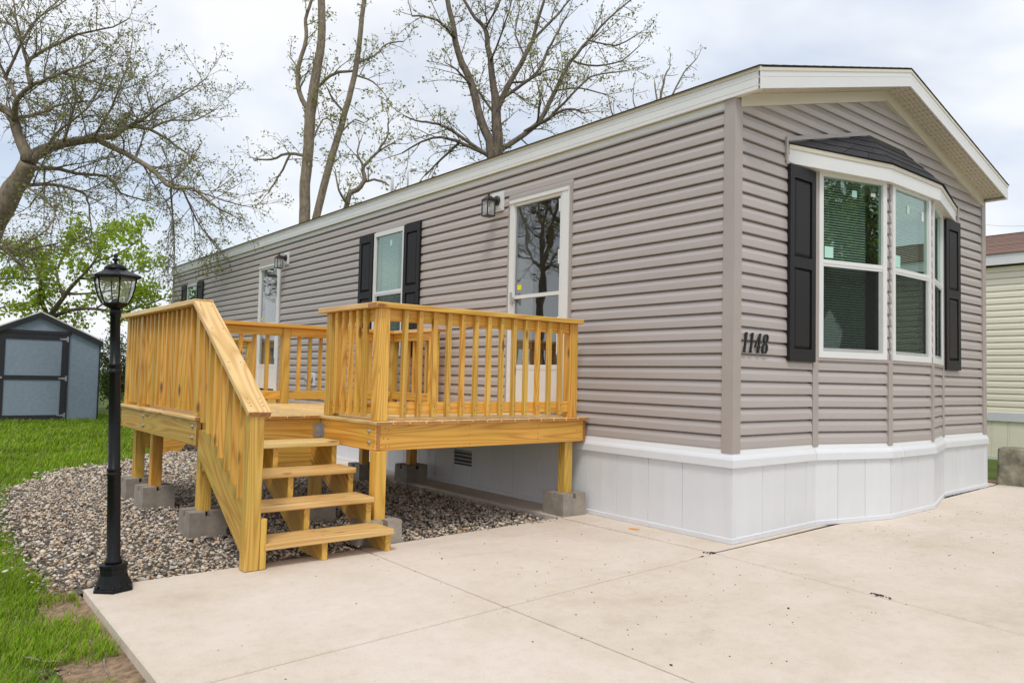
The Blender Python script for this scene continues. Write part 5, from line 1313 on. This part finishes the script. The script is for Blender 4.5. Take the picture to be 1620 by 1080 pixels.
b0 = at_depth(70, 540, dF); TF.build('lime_leafed_tree', (b0[0], b0[1], -0.1), 'bright lime green leafy tree rising behind the grey-blue shed', 'bark_dark', LIME)

# --- leafy hedge shrubs
def shrub(name, c, rx, ry, h, n, label, pal_, seed, group=None, ls=0.09):
    T = Tree(seed); c = np.array(c, float)
    for k in range(14):
        a = T.r.uniform(0, 6.28); f = T.r.uniform(0.2, 0.95)
        top = c+np.array([math.cos(a)*rx*f, math.sin(a)*ry*f, h*T.r.uniform(0.6, 1.0)*(1-0.3*f*f)])
        mid = c+np.array([math.cos(a)*rx*f*0.4, math.sin(a)*ry*f*0.4, h*0.4])
        T.limb([c+T.r.normal(0, 0.05, 3)*np.array([1, 1, 0]), mid, top], [0.025, 0.018, 0.008], dict(step=0.16, len=0.5*h/1.6, tstep=0.1, tlen=0.25, leafn=n, leafs=ls, up=0.3, start=0.12, tip=0.004, spread=0.06))
    root = T.build(name, tuple(c), label, 'bark_dark', pal_, group); root['category'] = 'shrub'
    return root
DKG = [(0.07, 0.13, 0.02), (0.10, 0.18, 0.03), (0.05, 0.09, 0.02), (0.14, 0.22, 0.04)]
c0 = hit(182, 650, 2, -0.08); shrub('leafy_shrub', (c0[0]+0.2, c0[1]+1.2, -0.09), 0.9, 0.7, 2.2, 3.2, 'dense dark green shrub between the shed and the deck', DKG, 41, 'shrubs behind the lawn')
shrub('leafy_shrub', (c0[0]+2.2, c0[1]+2.6, -0.09), 1.1, 0.8, 2.3, 2.8, 'dark green shrub hidden mostly behind the far deck railing', DKG, 42, 'shrubs behind the lawn')
shrub('leafy_shrub', (c0[0]-1.0, c0[1]+4.5, -0.09), 1.2, 0.9, 2.4, 2.8, 'dark green shrub glimpsed right behind the shed wall', DKG, 43, 'shrubs behind the lawn')

# --- trees across the lane and lawn, seen only as reflections in the glass
def ref_tree(src, loc, rot, sc, label):
    r = copy_tree(src); r.location = loc; r.rotation_euler[2] = rot; r.scale = (sc, sc, sc)
    tag(r, label, 'tree', 'trees behind the viewer'); return r
TG = Tree(55)
QG = dict(step=0.32, len=1.5, tstep=0.16, tlen=0.5, leafn=3.4, leafs=0.12, up=0.25, start=0.15, tip=0.007, spread=0.08)
def gtrunk():
    for k in range(9):
        a = k*0.7+TG.r.uniform(-0.2, 0.2); L = TG.r.uniform(2.6, 4.0); z0 = 1.9+0.25*k
        p = np.array([0, 0, z0]); d = np.array([math.cos(a), math.sin(a), 1.25])/1.6
        pts = [p]+[p+d*L*f+np.array([0, 0, 0.25*L*f*f]) for f in (0.3, 0.6, 1.0)]
        TG.limb(pts, [0.12, 0.09, 0.055, 0.02], QG)
    TG.limb([(0, 0, -0.15), (0.02, 0.02, 1.0), (0.0, 0.05, 2.2), (0.1, 0.0, 4.2), (0.0, 0.1, 6.5)], [0.30, 0.24, 0.20, 0.13, 0.03], dict(QG, start=0.5))
gtrunk()
gt = TG.build('shade_tree', (0, 0, -0.1), 'leafing shade tree farthest across the drive, mirrored in the bay glass', 'bark_dark', LIME+DKG, 'trees behind the viewer')
gt.location = (12.0, -17.5, 0.0)
ref_tree(treeD, (-7.25, 10.5, -0.1), 2.2, 0.55, 'small bare tree on the lawn left of the view, mirrored in the storm door')
ref_tree(treeD, (-10.5, 13.0, -0.1), 0.6, 0.8, 'bare tree farther out on the left lawn')
ref_tree(gt, (7.0, -11.5, 0.0), 0.8, 0.95, 'shade tree across the drive mirrored in the left bay pane')
ref_tree(gt, (10.5, -14.0, 0.0), 4.4, 1.15, 'larger shade tree across the drive mirrored in the left bay pane')

# ================================================================== GRASS
GEX = np.array(GP)
def grass(name, xr, yr, n, hmin, hmax, wd, label, zf, mask=None):
    P = np.stack([rng.uniform(*xr, n), rng.uniform(*yr, n)], 1)
    k = ~inside(P, GEX) & ~((P[:, 0] > -4.0) & (P[:, 1] < 1.3)) & ~((P[:, 0] > -0.4) & (P[:, 0] < 5.3)) & ~((P[:, 0] > sx0) & (P[:, 0] < sx1) & (P[:, 1] > SY))
    # bare patches: soft value noise
    def vn(S, sc, ph):
        q = S*sc; return (np.sin(q[:, 0]*1.7+ph+1.3*np.sin(q[:, 1]*1.1))+np.sin(q[:, 1]*2.3-ph+1.7*np.sin(q[:, 0]*0.9+ph))+np.sin((q[:, 0]+q[:, 1])*3.1+ph))/3
    v = vn(P, 2.2, 1.0)+0.6*vn(P, 6.0, 2.0)+0.45*vn(P, 17.0, 3.0)+rng.normal(0, 0.12, n)
    th = np.full(n, -0.95)
    if mask is not None: th = mask(P)
    k &= v > th
    P = P[k]; n = len(P); h = rng.uniform(hmin, hmax, n)*(1+0.35*vn(P, 3.0, 4.0)); a = rng.uniform(0, 2*math.pi, n); lean = rng.uniform(0.15, 1.1, n)*h
    dirx = np.stack([np.cos(a), np.sin(a)], 1); sd = np.stack([-np.sin(a+0.6), np.cos(a+0.6)], 1)*wd*rng.uniform(0.6, 1.3, (n, 1))
    z0 = zf(P)
    b0 = np.column_stack([P-sd, z0]); b1 = np.column_stack([P+sd, z0])
    m0 = np.column_stack([P+dirx*(lean*0.35)[:, None]-sd*0.75, z0+h*0.6]); m1 = np.column_stack([P+dirx*(lean*0.35)[:, None]+sd*0.75, z0+h*0.6])
    tp = np.column_stack([P+dirx*lean[:, None], z0+h])
    V = np.stack([b0, b1, m0, m1, tp], 1).reshape(-1, 3); i = np.arange(n)*5
    F = np.concatenate([np.stack([i, i+1, i+3], 1), np.stack([i, i+3, i+2], 1), np.stack([i+2, i+3, i+4], 1)])
    g0 = np.array([(0.22, 0.38, 0.012), (0.28, 0.43, 0.016), (0.17, 0.32, 0.008), (0.33, 0.44, 0.025), (0.40, 0.37, 0.13)])
    c = g0[rng.choice(5, n, p=[.31, .22, .27, .10, .10])]*rng.uniform(0.8, 1.25, (n, 1))*(1+0.16*vn(P, 1.1, 0.3))[:, None]
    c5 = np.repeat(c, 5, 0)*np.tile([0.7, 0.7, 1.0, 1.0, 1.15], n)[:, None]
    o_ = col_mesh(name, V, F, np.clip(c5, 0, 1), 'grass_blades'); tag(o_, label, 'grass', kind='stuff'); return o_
def near_mask(P):
    d = np.clip((P[:, 0]+4.0)/-0.30, 0, 1); y = np.clip((2.3-P[:, 1])/1.0, 0, 1)
    return np.where(P[:, 0] < -4.0, -0.80+0.62*(1-d)*y, -0.8)
flat = lambda P: np.full(len(P), -0.088)
nearz = lambda P: -0.088+0.038*np.clip((P[:, 0]+4.30)/0.3, 0, 1)*(P[:, 1] < 1.9)
grass('near_grass', (-5.3, -3.98), (-1.0, 4.2), 110000, 0.016, 0.060, 0.0017, 'lush green grass along the left edge of the driveway', nearz, near_mask)
grass('lawn_grass', (-7.5, -0.38), (4.2, 9.5), 60000, 0.035, 0.085, 0.0042, 'green lawn grass between the gravel and the shed', flat)
grass('lawn_grass', (-9.0, 1.2), (9.5, 19.5), 60000, 0.04, 0.10, 0.007, 'green lawn grass around the foot of the shed', flat)
P_ = lambda P: np.array([ground_h(x, 0) for x in P[:, 0]])-0.003
grass('verge_grass', (5.45, 8.75), (-1.5, 5.0), 26000, 0.03, 0.09, 0.004, 'green grass verge between the driveway and the cream house', P_, lambda P: np.where(P[:, 0] < 5.9, 0.25, -0.5))
# bare soil strip along the slab edge and beside the drive
o_ = mesh_obj('soil_strip', [(-4.35, -1.5, -0.082), (-3.97, -1.5, -0.046), (-3.97, 1.25, -0.046), (-4.0, 1.9, -0.06), (-4.10, 1.9, -0.081), (-4.20, 1.0, -0.082), (-4.22, 0.2, -0.082)], [(0, 1, 2, 3, 4, 5, 6)], 'soil', None); tag(o_, kind='structure')
o_ = mesh_obj('soil_strip', [(5.15, -3, 0.052), (5.75, -3, 0.054), (5.65, 0.6, 0.054), (5.9, 3.0, 0.054), (5.2, 3.0, 0.053)], [(0, 1, 2, 3, 4)], 'soil', None); tag(o_, kind='structure')

# ================================================================== SMALL LITTER
def specks():
    n = 620; X_ = rng.uniform(-3.9, 5.0, n); Y_ = rng.uniform(-3.4, 1.2, n)
    # clustered towards the right-hand bays and along the joints
    m_ = n//2; X_[:m_] = rng.normal(2.9, 1.3, m_); Y_[:m_] = rng.normal(-0.9, 0.7, m_); m2 = n//5; X_[-m2:] = rng.uniform(-2.5, -0.3, m2); Y_[-m2:] = rng.normal(-0.35, 0.6, m2)
    k = ~((Y_ > -0.32) & (X_ > -0.05)) & (X_ > -3.9) & (X_ < 5.1) & (Y_ < 1.2)
    X_, Y_ = X_[k], Y_[k]; n = len(X_); R = rng.uniform(0.0018, 0.0042, n)*np.where(rng.uniform(size=n) < 0.06, 1.8, 1)
    C = np.column_stack([X_, Y_, np.array([gz(x) for x in X_])+R*0.45])
    o_ = stones('driveway_litter', C, R, np.tile(np.array([[0.05, 0.035, 0.028]]), (n, 1))*rng.uniform(0.5, 1.8, (n, 1))); tag(o_, 'scattered dark seed and leaf crumbs on the concrete driveway', 'debris', kind='stuff')
specks()
def jl(a, b_, n, sp, name, label):
    a, b_ = np.array(a), np.array(b_); t_ = rng.uniform(0, 1, n)
    P = a+(b_-a)*t_[:, None]+rng.normal(0, sp, (n, 2)); R = rng.uniform(0.003, 0.008, n)
    o_ = stones(name, np.column_stack([P, np.array([gz(x) for x in P[:, 0]])+R*0.3]), R, np.tile(np.array([[0.045, 0.03, 0.02]]), (n, 1))*rng.uniform(0.6, 1.6, (n, 1))); tag(o_, label, 'debris', kind='stuff')
jl((-0.37, -0.12), (-0.42, -0.09), 26, 0.015, 'joint_litter', 'leaf crumbs gathered where the driveway joints meet at the house corner')
jl((-0.52, -0.145), (-0.56, -0.150), 14, 0.006, 'joint_litter', 'leaf crumbs in the joint just left of the house corner')
c1_ = hit(1378, 938, 2, 0.0)[:2]; c2_ = hit(1408, 946, 2, 0.0)[:2]
jl(c1_, c2_, 34, 0.008, 'joint_litter', 'longest clump of leaf crumbs in the joint on the right')
jl((3.60, -0.05), (4.6, -0.035), 40, 0.012, 'joint_litter', 'leaf crumbs along the foot of the skirting right of the bay')
jl((-0.45, 1.38), (-1.2, 1.40), 60, 0.03, 'joint_litter', 'leaf crumbs along the gravel edge below the deck')
def stick(p0, p1, r, label, bend=0.02):
    p0, p1 = np.array(p0), np.array(p1); pts = [p0+(p1-p0)*t_+np.array([0, 0, 1])*0.004*math.sin(9*t_)+np.cross(p1-p0, [0, 0, 1])*bend*math.sin(5*t_) for t_ in np.linspace(0, 1, 7)]
    o_ = tube('fallen_twig', pts, list(np.linspace(r, r*0.4, 7)), 'bark', None, 6); tag(o_, label, 'twig', 'fallen twigs by the driveway')
for (u0, v0, u1, v1, lb) in ((40, 1040, 98, 1048, 'thick grey fallen twig lying in the grass at the lower left'), (130, 1012, 187, 1020, 'thin fallen twig on the bare soil beside the slab edge'), (165, 1040, 172, 1075, 'short fallen twig lying on soil at the bottom left corner')):
    stick(hit(u0, v0, 2, -0.062), hit(u1, v1, 2, -0.062), 0.0065, lb)
# dead leaves and soil crumbs along the slab edge
n = 700; P = np.stack([rng.uniform(-4.32, -3.995, n), rng.uniform(-0.8, 2.2, n)], 1); R = rng.uniform(0.003, 0.010, n)
o_ = stones('soil_crumbs', np.column_stack([P, np.full(n, -0.078)+R*0.3]), R, np.array([(0.20, 0.13, 0.08), (0.10, 0.06, 0.04), (0.33, 0.24, 0.15), (0.38, 0.33, 0.27)])[rng.integers(0, 4, n)]*rng.uniform(0.6, 1.3, (n, 1)))
tag(o_, 'brown soil crumbs and bits of leaf along the slab edge at the lower left', 'soil', kind='stuff')
# screw heads and stamps on the lumber
def screws(pts, parent, r=0.0042):
    V, F = [], []
    for p, nn in pts:
        p = np.array(p, float); nn = np.array(nn, float); a = np.cross(nn, [0.3, 0.5, 0.8]); a /= np.linalg.norm(a); b_ = np.cross(nn, a); k = len(V)
        for h in (-0.002, 0.0008):
            for j in range(6): V.append(p+nn*h+r*(math.cos(j*1.0472)*a+math.sin(j*1.0472)*b_))
        F += [tuple(k+6+j for j in range(6))]+[(k+j, k+(j+1) % 6, k+6+(j+1) % 6, k+6+j) for j in range(6)]
    o_ = fix_normals(mesh_obj('screw_heads', V, F, 'bronze', parent)); tag(o_, kind='stuff'); return o_
pts = []
for i in range(13):
    x = -2.04+0.1285*(i+1)-0.003
    for z in (1.60, 0.905, 0.945): pts.append(((x+random.uniform(-.006, .006), 1.4555, z+random.uniform(-.01, .01)), (0, -1, 0)))
for i in range(5):
    for z in (1.60, 0.925): pts.append(((-2.1445, 1.560+0.1135*(i+1), z), (-1, 0, 0)))
for i in range(11):
    for z in (1.60, 0.93): pts.append(((-3.0895, 2.48+0.1313*(i+1), z), (-1, 0, 0)))
for x in (-2.06, -2.03, -1.3, -0.6, -0.15, -0.12):
    for z in (0.66, 0.72, 0.78): pts.append(((x+random.uniform(-.01, .01), 1.470, z+random.uniform(-.01, .01)), (0, -1, 0)))
for y in (1.50, 2.2, 2.25):
    for z in (0.66, 0.78): pts.append(((-2.1340, y, z), (-1, 0, 0)))
for y in (2.40, 3.0, 3.6, 4.2, 4.6):
    for z in (0.66, 0.78): pts.append(((-3.1040, y, z), (-1, 0, 0)))
for y, z in NOSE:
    for x in (-2.65, -2.20):
        for dy in (0.06, 0.20): pts.append(((x, y+dy, z), (0, 0, 1)))
nrmc = np.array([0.0, -SLP, 1.0])/math.sqrt(1+SLP*SLP)
for y in (1.15, 1.18, 1.22, 1.6, 2.0, 2.3):
    for dx in (-0.04, 0.035): pts.append(((-3.112+0.0268*(y-1.105)+dx, y, capz(y)+0.0002), tuple(nrmc)))
n_b = round((XR-XM)/0.1445); w_b = (XR-XM)/n_b
for i in range(n_b):
    for y in (1.49, 2.4, 3.3, 4.2):
        for dx in (-0.04, 0.04): pts.append(((XM+(i+0.5)*w_b+dx, y, DK), (0, 0, 1)))
screws(pts, deck)
# small stoop at the farther door, glimpsed through the deck railing
stp = thing('entry_stoop', (-0.65, 9.0, 0.0), 'small pine stoop with railing at the farther side door, glimpsed through the deck railing', 'stoop')
sx_a, sx_b, sy_a, sy_b = -1.25, -0.05, 8.42, 9.66
for i in range(8):
    xc = sx_a+0.15*(i+0.5); lumber('deck_board', (xc, sy_a-0.02, 0.8265), (xc, sy_b+0.02, 0.8265), 0.145, 0.027, (1, 0, 0), 'wood_pale', stp)
for y in (sy_a+0.02, sy_b-0.02): lumber('rim_joist', (sx_a+0.02, y, 0.72), (sx_b-0.02, y, 0.72), 0.184, 0.038, (0, 0, 1), 'wood', stp)
for x in (sx_a+0.02, sx_b-0.02): lumber('rim_joist', (x, sy_a+0.04, 0.72), (x, sy_b-0.04, 0.72), 0.184, 0.038, (0, 0, 1), 'wood', stp)
for x in (sx_a+0.09, sx_b-0.09):
    for y in (sy_a+0.09, sy_b-0.09): lumber('support_post', (x, y, -0.08), (x, y, 0.627), E4, E4, (1, 0, 0), 'wood', stp)
for x in (sx_a+0.06, sx_b-0.06): lumber('railing_post', (x, sy_b-0.05, 0.8405), (x, sy_b-0.05, 1.682), E4, E4, (1, 0, 0), 'wood', stp)
for z in (1.636, 0.96): lumber('rail', (sx_a+0.105, sy_b-0.06, z), (sx_b-0.105, sy_b-0.06, z), E4, 0.036, (0, 0, 1), 'wood', stp)
for i in range(7): lumber('baluster', (sx_a+0.105+0.124*(i+1), sy_b-0.022, 0.87), (sx_a+0.105+0.124*(i+1), sy_b-0.022, 1.681), 0.036, 0.036, (1, 0, 0), 'wood', stp, 0.002)
lumber('rail_cap', (sx_a-0.03, sy_b-0.05, 1.7015), (sx_b+0.0, sy_b-0.05, 1.7015), 0.14, 0.038, (0, 1, 0), 'wood', stp)
for k, z in enumerate((0.56, 0.28)): lumber('stair_tread', (sx_a-0.16-0.28*k, sy_a+0.05, z), (sx_a-0.16-0.28*k, sy_b-0.15, z), 0.28, 0.038, (1, 0, 0), 'wood_pale', stp)
for y in (sy_a+0.09, sy_b-0.19):
    pr_ = [(sx_a, 0.60), (sx_a-0.02, 0.5405), (sx_a-0.30, 0.5405), (sx_a-0.30, 0.2605), (sx_a-0.58, 0.2605), (sx_a-0.58, -0.08), (sx_a-0.28, -0.08), (sx_a, 0.25)]
    n = len(pr_); fix_normals(mesh_obj('stringer', [(x, y-0.019, z) for x, z in pr_]+[(x, y+0.019, z) for x, z in pr_], [tuple(range(n-1, -1, -1)), tuple(range(n, 2*n))]+[(i, (i+1) % n, n+(i+1) % n, n+i) for i in range(n)], 'wood', stp))
grass('lawn_grass', (-9.5, -5.3), (-5.0, 4.2), 60000, 0.035, 0.085, 0.0045, 'green lawn grass in the foreground left of the driveway', flat)
